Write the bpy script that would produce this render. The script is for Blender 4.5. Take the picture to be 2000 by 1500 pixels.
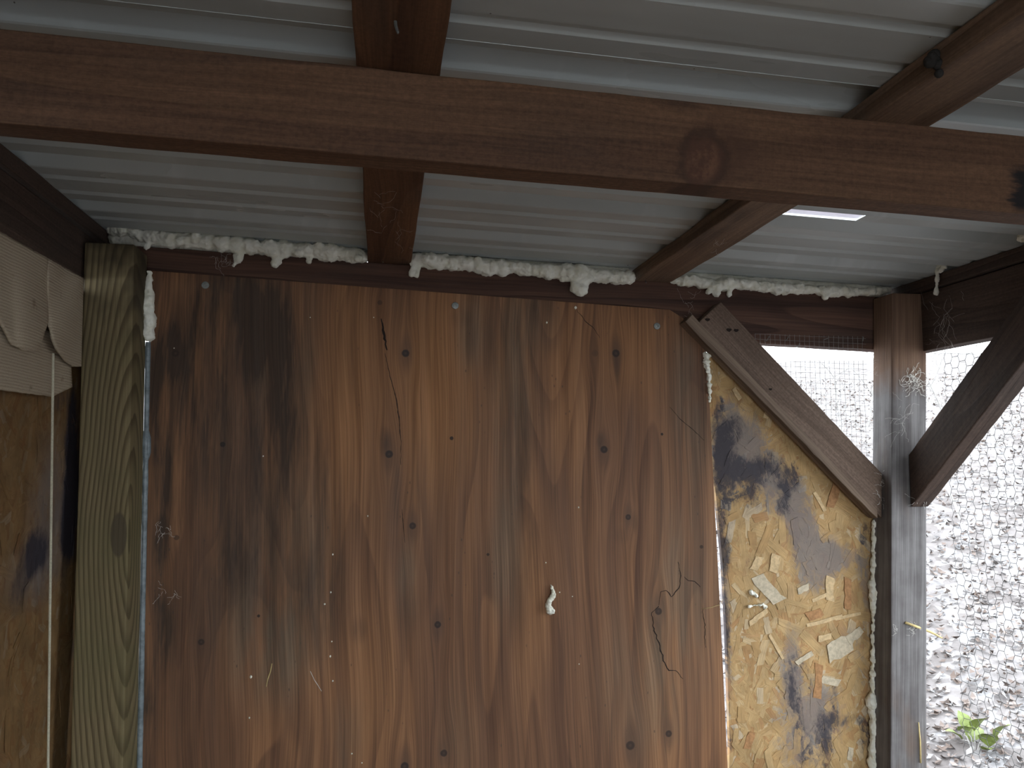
import bpy, bmesh, math, random
import numpy as np
from mathutils import Vector, Matrix, noise as mnoise

for o in list(bpy.data.objects):
    bpy.data.objects.remove(o)
scene = bpy.context.scene
COL = scene.collection

# ------------------------------------------------------------------ camera
YAW, PITCH, FPX = 0.158, 0.090, 1600.0
CAM = Vector((0.0, -1.68, 1.5))
cd = bpy.data.cameras.new('camera')
cd.sensor_width = 36.0
cd.lens = FPX / 2000.0 * 36.0
cd.clip_start = 0.02
cam = bpy.data.objects.new('camera', cd)
COL.objects.link(cam)
cam.location = CAM
cam.rotation_euler = (math.pi / 2 + PITCH, 0, -YAW)
scene.camera = cam

# ------------------------------------------------------------------ sky and exposure
world = bpy.data.worlds.new('overcast_sky')
scene.world = world
world.use_nodes = True
wb = world.node_tree.nodes['Background']
wb.inputs['Color'].default_value = (0.88, 0.95, 1.0, 1)
wb.inputs['Strength'].default_value = 1.0
vs = scene.view_settings
vs.view_transform = 'Standard'
vs.look = 'None'
vs.gamma = 1.0
vs.use_curve_mapping = False
vs.exposure = 2.75

# ------------------------------------------------------------------ helpers: space
_F = Vector((math.sin(YAW) * math.cos(PITCH), math.cos(YAW) * math.cos(PITCH), math.sin(PITCH)))
_R = Vector((math.cos(YAW), -math.sin(YAW), 0))
_U = _R.cross(_F)


def ray(x, y):
    return _F + _R * ((x - 1000) / FPX) - _U * ((y - 750) / FPX)


def on_y(x, y, Y):
    r = ray(x, y)
    return CAM + r * ((Y - CAM.y) / r.y)


def on_x(x, y, X):
    r = ray(x, y)
    return CAM + r * ((X - CAM.x) / r.x)


ROOF_Z, ROOF_S = 1.903, -0.033        # underside of the purlins: z = ROOF_Z + ROOF_S * x
PURLIN_T = 0.027
WIRE_Y = -0.78                        # the wire opening ends here, unseen boards added beyond to cut the light
YR = -3.0                            # unseen end of the shed behind the photographer


def zp(x):
    return ROOF_Z + ROOF_S * x


def on_roof(x, y, dz):
    r = ray(x, y)
    # CAM.z + t r.z = ROOF_Z + dz + S (CAM.x + t r.x)
    t = (ROOF_Z + dz + ROOF_S * CAM.x - CAM.z) / (r.z - ROOF_S * r.x)
    return CAM + r * t


# ------------------------------------------------------------------ helpers: objects
def link(o, parent=None):
    COL.objects.link(o)
    if parent:
        o.parent = parent
        o.matrix_parent_inverse = Matrix.Identity(4)
    return o


def tag(o, label=None, cat=None, group=None, kind=None):
    if label: o['label'] = label
    if cat: o['category'] = cat
    if group: o['group'] = group
    if kind: o['kind'] = kind
    return o


def obj(name, me, mat=None, parent=None, smooth=False):
    o = bpy.data.objects.new(name, me)
    if mat and not me.materials:
        me.materials.append(mat)
    if smooth:
        for p in me.polygons:
            p.use_smooth = True
    return link(o, parent)


def empty(name, loc):
    o = bpy.data.objects.new(name, None)
    o.empty_display_size = 0.05
    o.location = loc
    return link(o)


def pydata(name, v, f):
    me = bpy.data.meshes.new(name)
    me.from_pydata([tuple(p) for p in v], [], f)
    me.update()
    return me


def recalc(me):
    bm = bmesh.new(); bm.from_mesh(me)
    bmesh.ops.recalc_face_normals(bm, faces=bm.faces)
    bm.to_mesh(me); bm.free()
    return me


def baked(o):
    """apply an object's modifiers into its mesh"""
    dg = bpy.context.evaluated_depsgraph_get()
    me = bpy.data.meshes.new_from_object(o.evaluated_get(dg))
    o.modifiers.clear()
    o.data = me
    return o


def slab(name, quad, ext, mat, parent=None, segs=24, amp=0.0012, bevel=0.002, seed=0):
    """a board: quad = a, b, c, d with a-b and d-c along its length, ext = thickness vector; grain along local x"""
    a, b, c, d = [Vector(p) for p in quad]
    ext = Vector(ext)
    xa = (b - a).normalized()
    ya = (d - a); ya = (ya - xa * ya.dot(xa)).normalized()
    za = xa.cross(ya)
    org = (a + b + c + d) / 4 + ext / 2
    mw = Matrix((xa, ya, za)).transposed().to_4x4()
    mw.translation = org
    inv = mw.inverted()
    vs_, fs = [], []
    for i in range(segs + 1):
        t = i / segs
        p, q = a.lerp(b, t), d.lerp(c, t)
        ring = [p, q, q + ext, p + ext]
        for k, r in enumerate(ring):
            n = mnoise.noise_vector(Vector((t * 7 + seed * 3.7, k * 5.1 + seed, t * 23)))
            n2 = mnoise.noise_vector(Vector((t * 40 + seed, k * 9.3, seed * 1.7)))
            vs_.append(inv @ (r + n * amp + n2 * amp * 0.4))
    for i in range(segs):
        for k in range(4):
            k2 = (k + 1) % 4
            fs.append((i * 4 + k, i * 4 + k2, i * 4 + 4 + k2, i * 4 + 4 + k))
    fs.append((0, 1, 2, 3))
    e = segs * 4
    fs.append((e + 3, e + 2, e + 1, e))
    me = recalc(pydata(name, vs_, fs))
    o = obj(name, me, mat, parent)
    o.matrix_world = mw
    if bevel:
        m = o.modifiers.new('edge', 'BEVEL')
        m.width = bevel; m.segments = 2; m.limit_method = 'ANGLE'; m.angle_limit = math.radians(50)
    return o


def prism(name, poly, ext, mat, parent=None):
    n = len(poly)
    ext = Vector(ext)
    v = [Vector(p) for p in poly] + [Vector(p) + ext for p in poly]
    f = [tuple(range(n)), tuple(range(2 * n - 1, n - 1, -1))]
    for i in range(n):
        j = (i + 1) % n
        f.append((i, j, n + j, n + i))
    return obj(name, recalc(pydata(name, v, f)), mat, parent)


def tube_mesh(name, paths, sides=5):
    """paths: list of lists of (point, radius)"""
    v, f = [], []
    for path in paths:
        pts = [Vector(p) for p, r in path]
        base = len(v)
        n = len(pts)
        for i in range(n):
            t = (pts[min(i + 1, n - 1)] - pts[max(i - 1, 0)]).normalized()
            u = t.orthogonal().normalized() if i == 0 else (u - t * u.dot(t)).normalized()
            w = t.cross(u)
            r = path[i][1]
            for k in range(sides):
                a = 2 * math.pi * k / sides
                v.append(pts[i] + (u * math.cos(a) + w * math.sin(a)) * r)
        for i in range(n - 1):
            for k in range(sides):
                k2 = (k + 1) % sides
                f.append((base + i * sides + k, base + i * sides + k2, base + (i + 1) * sides + k2, base + (i + 1) * sides + k))
        f.append(tuple(base + k for k in range(sides - 1, -1, -1)))
        f.append(tuple(base + (n - 1) * sides + k for k in range(sides)))
    return pydata(name, v, f)


# ------------------------------------------------------------------ helpers: node graphs
class S:
    """a socket (or number) with arithmetic"""
    def __init__(s, nt, k): s.nt, s.k = nt, k
    def _m(s, op, *o, clamp=False):
        n = s.nt.nodes.new('ShaderNodeMath'); n.operation = op; n.use_clamp = clamp
        for i, q in enumerate((s,) + o):
            q = q.k if isinstance(q, S) else q
            if isinstance(q, (int, float)): n.inputs[i].default_value = q
            else: s.nt.links.new(q, n.inputs[i])
        return S(s.nt, n.outputs[0])
    def __add__(s, o): return s._m('ADD', o)
    def __radd__(s, o): return s._m('ADD', o)
    def __sub__(s, o): return s._m('SUBTRACT', o)
    def __rsub__(s, o): return s._m('MULTIPLY', -1.0)._m('ADD', o)
    def __mul__(s, o): return s._m('MULTIPLY', o)
    def __rmul__(s, o): return s._m('MULTIPLY', o)
    def __truediv__(s, o): return s._m('DIVIDE', o)
    def __pow__(s, o): return s._m('POWER', o)
    def fract(s): return s._m('FRACT')
    def sin(s): return s._m('SINE')
    def abs(s): return s._m('ABSOLUTE')
    def max(s, o): return s._m('MAXIMUM', o)
    def min(s, o): return s._m('MINIMUM', o)
    def clamp(s): return s._m('ADD', 0.0, clamp=True)


class G:
    """one material's graph"""
    def __init__(g, name, rough=0.8, spec=0.3):
        g.mat = bpy.data.materials.new(name)
        g.mat.use_nodes = True
        g.nt = g.mat.node_tree
        g.bsdf = g.nt.nodes['Principled BSDF']
        g.bsdf.inputs['Roughness'].default_value = rough
        g.bsdf.inputs['Specular IOR Level'].default_value = spec
    def put(g, inp, val):
        if isinstance(val, S): val = val.k
        if isinstance(val, (int, float)): inp.default_value = val
        elif isinstance(val, (tuple, list)): inp.default_value = tuple(val) + ((1.0,) if len(val) == 3 and len(inp.default_value) == 4 else ())
        else: g.nt.links.new(val, inp)
    def node(g, t): return g.nt.nodes.new('ShaderNode' + t)
    def pos(g): return S(g.nt, g.node('NewGeometry').outputs['Position'])
    def local(g): return S(g.nt, g.node('TexCoord').outputs['Object'])
    def uv(g): return S(g.nt, g.node('TexCoord').outputs['UV'])
    def orand(g): return S(g.nt, g.node('ObjectInfo').outputs['Random'])
    def irand(g): return S(g.nt, g.node('NewGeometry').outputs['Random Per Island'])
    def sep(g, v):
        n = g.node('SeparateXYZ'); g.put(n.inputs[0], v)
        return [S(g.nt, o) for o in n.outputs]
    def vec(g, x, y, z=0.0):
        n = g.node('CombineXYZ')
        for i, q in enumerate((x, y, z)): g.put(n.inputs[i], q)
        return S(g.nt, n.outputs[0])
    def noise(g, v, scale=1.0, detail=2.0, rough=0.5, dist=0.0):
        n = g.node('TexNoise')
        g.put(n.inputs['Vector'], v); n.inputs['Scale'].default_value = scale
        n.inputs['Detail'].default_value = detail; n.inputs['Roughness'].default_value = rough
        n.inputs['Distortion'].default_value = dist
        return S(g.nt, n.outputs[0])
    def voro(g, v, scale=1.0, out='Distance', feature='F1'):
        n = g.node('TexVoronoi'); n.feature = feature
        g.put(n.inputs['Vector'], v); n.inputs['Scale'].default_value = scale
        return S(g.nt, n.outputs[out])
    def rng(g, v, a, b, c=0.0, d=1.0, smooth=True):
        n = g.node('MapRange'); n.interpolation_type = 'SMOOTHSTEP' if smooth else 'LINEAR'
        for i, q in enumerate((v, a, b, c, d)): g.put(n.inputs[i], q)
        return S(g.nt, n.outputs[0])
    def mix(g, a, b, f):
        n = g.node('Mix'); n.data_type = 'RGBA'
        g.put(n.inputs[0], f); g.put(n.inputs[6], a); g.put(n.inputs[7], b)
        return S(g.nt, n.outputs[2])
    def mul(g, col, f):
        n = g.node('Mix'); n.data_type = 'RGBA'; n.blend_type = 'MULTIPLY'; n.inputs[0].default_value = 1.0
        g.put(n.inputs[6], col)
        c = g.node('CombineColor')
        for i in range(3): g.put(c.inputs[i], f)
        g.nt.links.new(c.outputs[0], n.inputs[7])
        return S(g.nt, n.outputs[2])
    def dist(g, v, c):
        n = g.node('VectorMath'); n.operation = 'DISTANCE'
        g.put(n.inputs[0], v); n.inputs[1].default_value = c
        return S(g.nt, n.outputs['Value'])
    def ramp(g, f, stops):
        n = g.node('ValToRGB'); g.put(n.inputs[0], f)
        e = n.color_ramp.elements
        while len(e) < len(stops): e.new(0.5)
        for q, (p, c) in zip(e, stops): q.position = p; q.color = tuple(c) + (1,)
        return S(g.nt, n.outputs[0])
    def blobs(g, x, z, items, base=None):
        """sum of soft ellipses; items (x, z, rx, rz, strength)"""
        tot = base
        cache = {}
        for (cx, cz, rx, rz, st) in items:
            k = round(rx / rz, 1) or 0.1
            if k not in cache: cache[k] = g.vec(x, z * k)
            m = g.rng(g.dist(cache[k], (cx, cz * k, 0)), rx, rx * 0.15, 0.0, st)
            tot = m if tot is None else tot + m
        return tot
    def out(g, col, bump=None, strength=0.3, distance=0.002, rough=None):
        g.put(g.bsdf.inputs['Base Color'], col)
        if rough is not None: g.put(g.bsdf.inputs['Roughness'], rough)
        if bump is not None:
            n = g.node('Bump'); n.inputs['Strength'].default_value = strength
            n.inputs['Distance'].default_value = distance
            g.put(n.inputs['Height'], bump)
            g.nt.links.new(n.outputs[0], g.bsdf.inputs['Normal'])
        return g.mat


def wood(name, light, dark, stain=(0.05, 0.04, 0.035), stain_amt=0.35, fine=1.0, fig=7.0, knots=(), rough=0.8, extra=None, saw=0.0):
    """lumber with grain along local x; knots in local (x, y)"""
    g = G(name, rough)
    L = g.local()
    x, y, z = g.sep(L)
    r = g.orand() * 37.0
    w = y + z
    for (kx, ky, kr) in knots:
        d = g.dist(g.vec(x * 0.35, y), (kx * 0.35, ky, 0))
        k = g.rng(d, kr * 3.0, 0.0, 0.0, 0.75)
        w = w - (y - ky) * k
    wob = g.noise(g.vec(x * 1.3 + r, w * 6.0, r), 1.0, 2.0) * 0.05
    wv = w + wob
    contour = (g.noise(g.vec(x * 0.55 + r, wv * 9.0, z * 3.0), 1.0, 1.0) * fig).fract()
    line = g.rng(contour, 0.35, 0.95) * (1.0 - g.rng(contour, 0.95, 1.0))
    f = g.noise(g.vec(x * 5.0 + r, wv * 260.0 * fine, z * 120), 1.0, 3.0, 0.6)
    mid = g.noise(g.vec(x * 1.1 + r, wv * 28.0, z * 12), 1.0, 3.0, 0.55)
    blot = g.noise(g.vec(x * 2.2, y * 7.0 + r, z * 7.0), 1.0, 4.0, 0.6)
    c = g.mix(light, dark, (line * 0.55 + g.rng(mid, 0.3, 0.75) * 0.55).clamp())
    c = g.mul(c, g.rng(f, 0.2, 0.8, 0.72, 1.18))
    c = g.mix(c, stain, g.rng(blot, 0.5, 0.75) * stain_amt)
    if saw:
        sw = g.noise(g.vec(x * 260.0, y * 9.0, z * 9.0), 1.0, 2.0, 0.7)
        sp = g.noise(g.vec(x * 150.0, y * 220.0, z * 220.0), 1.0, 2.0, 0.7)
        c = g.mul(c, g.rng(sw * 0.22 + sp * 0.78, 0.25, 0.75, 1.0 - saw, 1.0 + saw))
    for (kx, ky, kr) in knots:
        d = g.dist(g.vec(x, y * 1.0), (kx, ky, 0)) + (g.noise(L, 60.0, 2.0) - 0.5) * kr * 0.5
        ring = g.rng((d / kr - 1.0).abs(), 0.45, 0.0)
        core = g.rng(d, kr, kr * 0.8)
        c = g.mix(c, tuple(q * 0.62 for q in dark), core * 0.6)
        c = g.mix(c, (0.035, 0.022, 0.016), ring * 0.85)
    if extra:
        c = extra(g, c, x, y, z)
    return g.out(c, f * 0.5 + line * 0.6 + mid * 0.4, 0.35, 0.0025)


def flat(name, col, rough=0.6, var=0.12, scale=40.0, metal=0.0, bump=0.0):
    g = G(name, rough)
    n = g.noise(g.local(), scale, 3.0, 0.6)
    g.bsdf.inputs['Metallic'].default_value = metal
    return g.out(g.mul(col, g.rng(n, 0.25, 0.75, 1 - var, 1 + var)), n if bump else None, bump, 0.002)


# ------------------------------------------------------------------ materials
def roof_white():
    g = G('white_painted_steel', 0.36, 0.5)
    p = g.pos(); x, y, z = g.sep(p)
    grime = g.noise(g.vec(x * 1.2, y * 6.0, 0), 1.0, 4.0, 0.6)
    rub = g.noise(g.vec(x * 14.0, y * 5.0, 3.0), 1.0, 3.0, 0.6)
    spk = g.voro(p, 26.0)
    c = g.mix((0.49, 0.53, 0.525), (0.40, 0.43, 0.42), g.rng(grime, 0.35, 0.7))
    c = g.mix(c, (0.62, 0.65, 0.65), g.rng(rub, 0.58, 0.7) * 0.3)
    c = g.mix(c, (0.12, 0.11, 0.10), g.rng(spk, 0.035, 0.02))
    return g.out(c, rough=g.rng(grime, 0.3, 0.7, 0.26, 0.40))


M_ROOF = roof_white()
RED_L, RED_D = (0.235, 0.115, 0.062), (0.125, 0.058, 0.034)


def main_extra(g, c, x, y, z):
    # black tar-like patch where the beam runs out of view, and the dark sweep round the knot
    n = g.noise(g.vec(x * 18.0, y * 90.0, 0), 1.0, 3.0, 0.7)
    black = g.rng(x + (n - 0.5) * 0.05, 0.402, 0.420) * g.rng(y + (n - 0.5) * .03, 0.012, 0.0) * g.rng(y, -0.050, -0.038)
    c = g.mix(c, (0.012, 0.012, 0.014), black * 0.95)
    kx, ky = 0.032, -0.020
    m = g.noise(g.vec(x * 34.0, y * 30.0, z * 20.0), 1.0, 5.0, 0.7) - 0.5
    u = (x - kx) * 0.93 - (y - ky) * 0.36
    v = (x - kx) * 0.36 + (y - ky) * 0.93
    d = ((u / 0.026) ** 2.0 + (v / 0.034) ** 2.0) ** 0.5 + m * 1.1
    hx, hy = kx + 0.022, ky + 0.010
    hd = (((x - hx) / 0.060) ** 2.0 + ((y - hy) / 0.050) ** 2.0) ** 0.5 + m * 0.9
    c = g.mix(c, (0.075, 0.038, 0.024), g.rng(hd, 1.05, 0.35) * 0.62)
    c = g.mix(c, g.mix((0.085, 0.040, 0.026), (0.17, 0.085, 0.05), g.rng(m, 0.02, 0.22)), g.rng(d, 1.15, 0.75) * 0.9)
    c = g.mix(c, (0.040, 0.022, 0.015), g.rng((d - 1.0).abs(), 0.34, 0.0) * 0.55)
    top = (((x - 0.005) / 0.035) ** 2.0 + ((y - 0.047) / 0.016) ** 2.0) ** 0.5 + m * 0.8
    c = g.mix(c, (0.05, 0.028, 0.02), g.rng(top, 1.1, 0.3) * 0.6)
    return c


M_MAIN = wood('rough_sawn_beam_wood', (0.150, 0.081, 0.046), (0.100, 0.052, 0.031), stain_amt=0.35, fig=3.0, saw=0.22, extra=main_extra)
M_PURLIN = wood('dark_purlin_wood', (0.160, 0.080, 0.041), (0.085, 0.040, 0.022), stain_amt=0.85, saw=0.15)
M_PURLIN_G = wood('greyed_lit_purlin_wood', (0.235, 0.155, 0.105), (0.120, 0.074, 0.048), stain_amt=0.8, saw=0.15)  # greyer wood, its colour also lightened for light from the right
M_RAFTER = wood('red_brown_rafter_wood', (0.125, 0.066, 0.046), (0.048, 0.025, 0.019), stain_amt=0.5, fig=12.0)
M_SIDE = wood('dark_side_beam_wood', (0.085, 0.056, 0.043), (0.048, 0.032, 0.025), stain_amt=0.6, saw=0.2)
M_BRACE = wood('grey_brown_brace_wood', (0.180, 0.125, 0.094), (0.125, 0.085, 0.063), stain_amt=0.45, saw=0.22)
M_LATH = wood('weathered_lath_wood', (0.22, 0.16, 0.118), (0.125, 0.085, 0.06), stain_amt=0.4)


def post_right():
    g = G('weathered_grey_post_wood', 0.85)
    L = g.local(); x, y, z = g.sep(L)
    p = g.pos(); wx, wy, wz = g.sep(p)
    f = g.noise(g.vec(x * 3.0, y * 620.0, z * 620.0), 1.0, 3.0, 0.65)
    m = g.noise(g.vec(x * 2.5, y * 50.0, z * 50.0), 1.0, 4.0, 0.6)
    b = g.noise(p, 9.0, 4.0, 0.6)
    grey = g.mix((0.215, 0.205, 0.205), (0.095, 0.085, 0.085), g.rng(m * 0.6 + b * 0.4, 0.35, 0.65))
    brown = g.mix((0.22, 0.135, 0.088), (0.13, 0.076, 0.052), g.rng(m, 0.35, 0.7))
    grey = g.mix(grey, (0.15, 0.10, 0.072), g.rng(g.noise(g.vec(wx * 9.0, wy * 9.0, wz * 3.0), 1.0, 3.0, 0.6), 0.52, 0.68) * 0.6)
    # the sheltered top kept its brown, the rest has greyed
    c = g.mix(grey, brown, g.rng(wz + (b - 0.5) * 0.09 + (m - 0.5) * 0.06, 1.62, 1.71))
    c = g.mul(c, g.rng(f, 0.25, 0.75, 0.68, 1.15))
    return g.out(c, f + m, 0.5, 0.002)


M_POST_R = post_right()


def post_left():
    g = G('green_treated_pine', 0.75)
    L = g.local(); x, y, z = g.sep(L)       # x runs up the post, y across it
    kx, ky = POSTL_KNOT
    n = (g.noise(g.vec(x * 3.0, y * 14.0, z * 14.0), 1.0, 3.0, 0.5) - 0.5)
    sw = g.noise(g.vec(x * 1.6, 0.0, 4.0), 1.0, 1.0) - 0.5
    yy = y + z * 0.6 - ky + sw * 0.05
    r = (yy * yy + ((x - kx) * 0.14) ** 2.0 * 1.0 + 0.00002) ** 0.5
    ph = r * 125.0 + n * 1.5
    fr = ph.fract()
    late = g.rng(fr, 0.30, 0.85) * (1.0 - g.rng(fr, 0.9, 1.0))
    f = g.noise(g.vec(x * 6.0, y * 400.0, z * 400.0), 1.0, 2.0, 0.6)
    b = g.noise(L, 8.0, 3.0, 0.6)
    c = g.mix((0.205, 0.160, 0.085), (0.078, 0.056, 0.027), late * 0.85)
    c = g.mix(c, (0.125, 0.115, 0.052), g.rng(b, 0.4, 0.7) * 0.4)
    c = g.mul(c, g.rng(f, 0.25, 0.75, 0.82, 1.12))
    d = g.dist(g.vec(x * 0.35, y), (kx * 0.35, ky, 0))
    c = g.mix(c, (0.075, 0.058, 0.036), g.rng(d + n * 0.004, 0.0155, 0.0125) * 0.85)
    # darker patches towards the top end
    c = g.mix(c, (0.035, 0.027, 0.018), g.rng(x + n * 0.2, 0.74, 0.93) * g.rng(b, 0.3, 0.55) * 0.8)
    return g.out(c, late * 0.5 + f * 0.4, 0.3, 0.002)


def screen_grain(g, x, z, knots):
    gx = x
    for (kx, kz, kr, dark) in knots:
        if kr < 0.005: continue
        d = g.dist(g.vec(x, z * 0.3), (kx, kz * 0.3, 0))
        k = g.rng(d, kr * 5.0, 0.0, 0.0, 0.8)
        gx = gx - (x - kx) * k
    return gx


PX = 1 / 952.0          # metres per photo pixel on the back wall


def plywood():
    g = G('stained_plywood_veneer', 0.62, 0.35)
    p = g.pos(); x, y, z = g.sep(p)

    def W(px, py): q = on_y(px, py, 0.0); return q.x, q.z
    kn = []
    for px, py, r, dk in ((792, 690, 8, 1), (1203, 690, 8, 1), (760, 887, 8, 1), (1180, 878, 8, 1), (806, 1027, 7, .9), (1227, 1010, 6, .9),
                          (855, 1220, 7, 1), (1286, 1194, 8, .9), (867, 1471, 7, .9), (1231, 1456, 9, .9), (1306, 1433, 7, .9), (790, 1497, 8, 1),
                          (882, 856, 4, .9), (343, 690, 7, .7), (393, 1254, 6, .9), (435, 868, 5, .9), (505, 1203, 3, .9), (1293, 848, 3, .9),
                          (742, 591, 5, .5), (1162, 690, 7, .25), (953, 1083, 3, .8), (345, 1050, 5, .6), (1370, 1068, 4, .7)):
        q = W(px, py); kn.append((q[0], q[1], r * PX, dk))
    gx = screen_grain(g, x, z, kn)
    gx = gx + (g.noise(g.vec(x * 2.2, z * 0.9, 1.0), 1.0, 2.0) - 0.5) * 0.10
    fine = g.noise(g.vec(gx * 300.0, z * 3.0, 0.0), 1.0, 3.0, 0.65)
    mid = g.noise(g.vec(gx * 46.0, z * 1.1, 2.0), 1.0, 4.0, 0.6)
    broad = g.noise(g.vec(gx * 9.0, z * 0.7, 5.0), 1.0, 3.0, 0.55)
    con = (g.noise(g.vec(gx * 4.2, z * 0.62, 7.0), 1.0, 1.5) * 15.0).fract()
    lat = g.rng(con, 0.45, 0.95) * (1.0 - g.rng(con, 0.95, 1.0))
    c = g.mix((0.300, 0.144, 0.064), (0.165, 0.079, 0.040), g.rng(broad, 0.32, 0.68))
    c = g.mix(c, (0.092, 0.042, 0.023), (lat * 0.45 + g.rng(mid, 0.42, 0.72) * 0.5).clamp())
    # orange heartwood patches
    ora = g.blobs(x, z, [(*W(a, b), rx * PX, rz * PX, s) for a, b, rx, rz, s in (
        (690, 740, 130, 330, .8), (850, 760, 120, 330, 1.0), (640, 1000, 90, 260, .5), (980, 720, 40, 150, .5), (1230, 680, 110, 170, .7), (1100, 760, 70, 220, .5),
        (1040, 1130, 80, 250, .45), (740, 1330, 130, 260, .4))])
    c = g.mix(c, g.mul((0.42, 0.190, 0.068), g.rng(mid, 0.3, 0.7, 1.12, 0.72)), (ora * 0.6).clamp())
    # greyed veneer
    nz = g.noise(g.vec(x * 16.0, z * 2.6, 9.0), 1.0, 4.0, 0.65)
    grey = g.blobs(x, z, [(*W(a, b), rx * PX, rz * PX, s) for a, b, rx, rz, s in (
        (1350, 780, 70, 260, 1.0), (1330, 1150, 110, 420, .8), (1260, 1330, 150, 240, .6), (920, 650, 50, 130, .7), (1000, 800, 60, 300, .9), (1030, 620, 90, 120, .7),
        (990, 1080, 60, 220, .7), (560, 1120, 130, 300, .9), (480, 700, 120, 250, .8), (520, 1230, 120, 200, .8), (600, 690, 30, 200, .6), (900, 1420, 60, 150, .4),
        (800, 1130, 34, 110, .7), (660, 1440, 90, 120, .5))])
    c = g.mix(c, g.mul((0.180, 0.122, 0.076), g.rng(mid, 0.3, 0.72, 1.2, 0.62)), (grey * g.rng(nz, 0.3, 0.65) * 0.85).clamp())
    # water and mould stains
    nf = g.noise(g.vec(x * 34.0, z * 3.2, 4.0), 1.0, 4.0, 0.7)
    st = g.blobs(x, z, [(*W(a, b), rx * PX, rz * PX, s) for a, b, rx, rz, s in (
        (420, 780, 260, 520, .55), (560, 1080, 160, 330, .35), (340, 1300, 160, 420, .40), (1340, 800, 90, 330, .3),
        (520, 640, 80, 170, .9), (460, 560, 100, 90, .7), (560, 720, 50, 220, .7), (400, 760, 130, 330, .6), (440, 650, 120, 160, .5), (540, 860, 90, 150, .7), (330, 690, 34, 90, .9), (300, 760, 24, 260, .7),
        (318, 930, 26, 110, 1.0), (312, 1060, 22, 70, 1.3), (306, 1150, 18, 80, .8), (318, 1240, 30, 110, 1.1), (296, 1340, 34, 120, .8), (280, 1450, 30, 130, .8),
        (490, 1060, 120, 170, .5), (620, 1180, 90, 160, .6), (430, 1160, 110, 160, .35), (1020, 640, 60, 120, .6), (1060, 600, 40, 60, .6), (960, 690, 26, 120, .6), (1010, 840, 50, 260, .5),
        (1024, 930, 26, 180, .4), (1040, 1060, 24, 120, .6), (920, 660, 16, 90, .5), (1288, 720, 16, 110, .6), (1378, 760, 22, 300, .6), (1398, 1150, 16, 420, .5),
        (690, 690, 14, 140, .3), (1010, 1180, 40, 130, .35), (630, 950, 26, 200, .5), (660, 1080, 20, 160, .5), (1205, 715, 12, 50, .6), (776, 960, 9, 70, .8), (752, 860, 16, 36, .8),
        (1172, 860, 12, 24, .6), (1240, 1020, 9, 30, .5), (1215, 1045, 26, 26, .4), (1300, 1385, 9, 60, .5), (700, 1230, 22, 40, .6), (800, 1200, 34, 80, .4), (1060, 760, 30, 160, .4),
        (900, 620, 30, 30, .3))])
    c = g.mix(c, (0.056, 0.032, 0.019), (st * g.rng(nf, 0.30, 0.66, 0.18, 1.0) * 0.88).clamp())
    c = g.mul(c, g.rng(fine, 0.25, 0.75, 0.70, 1.22))
    # tiny mildew specks
    vo = g.voro(g.vec(x * 1.0, z * 0.45, 0), 70.0)
    c = g.mix(c, (0.05, 0.037, 0.03), g.rng(vo, 0.13, 0.05) * g.rng(nz, 0.5, 0.6) * 0.6)
    # knots
    for kx, kz, kr, dk in kn:
        d = g.dist(g.vec(x, z), (kx, kz, 0)) + (fine - 0.5) * kr * 0.35
        c = g.mix(c, (0.016, 0.010, 0.008), g.rng(d, kr * 1.1, kr * 0.75) * dk)
        if kr > 0.006:
            c = g.mix(c, (0.10, 0.052, 0.030), g.rng(d, kr * 0.42, kr * 0.2) * 0.5)
            halo = g.dist(g.vec(x, z * 0.35), (kx, kz * 0.35, 0))
            c = g.mix(c, (0.060, 0.034, 0.024), g.rng(halo, kr * 2.4, kr * 0.6) * 0.45 * dk)
    return g.out(c, fine * 0.6 + mid * 0.5, 0.25, 0.0015, rough=g.rng(mid, 0.3, 0.7, 0.55, 0.72))


M_PLY = plywood()


def osb(name, mold, src, tan=0.86):
    """strand board; mold(g) -> mask, src = 'object', 'island' or 'base'"""
    g = G(name, 0.75)
    u = g.uv(); ux, uy, _ = g.sep(u)
    p = g.pos()
    if src == 'object': r = g.orand()
    elif src == 'island': r = g.irand()
    else: r = g.voro(p, 30.0, 'Color')
    c = g.ramp(r, ((0.0, (0.42, 0.265, 0.105)), (0.25, (0.53, 0.365, 0.165)), (0.45, (0.47, 0.300, 0.120)), (0.60, (0.40, 0.205, 0.075)),
                   (0.70, (0.55, 0.39, 0.19)), (0.86, (0.49, 0.325, 0.135)), (0.94, (0.63, 0.49, 0.29)), (1.0, (0.60, 0.51, 0.37))))
    c = g.mul(c, tan)
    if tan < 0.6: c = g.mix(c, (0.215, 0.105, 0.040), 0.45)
    else: c = g.mix(c, (0.46, 0.285, 0.145), 0.30)
    fib = g.noise(g.vec(ux * 25.0, uy * 620.0, r * 20.0), 1.0, 3.0, 0.65)
    c = g.mul(c, g.rng(fib, 0.25, 0.75, 0.80, 1.16))
    b = g.noise(p, 22.0, 3.0, 0.6)
    c = g.mul(c, g.rng(b, 0.3, 0.7, 0.84, 1.12))
    k, gr = mold(g, p, fib, r)
    c = g.mix(c, (0.165, 0.150, 0.155), gr)
    c = g.mix(c, (0.030, 0.028, 0.040), k)
    return g.out(c, fib, 0.4, 0.001)


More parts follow.
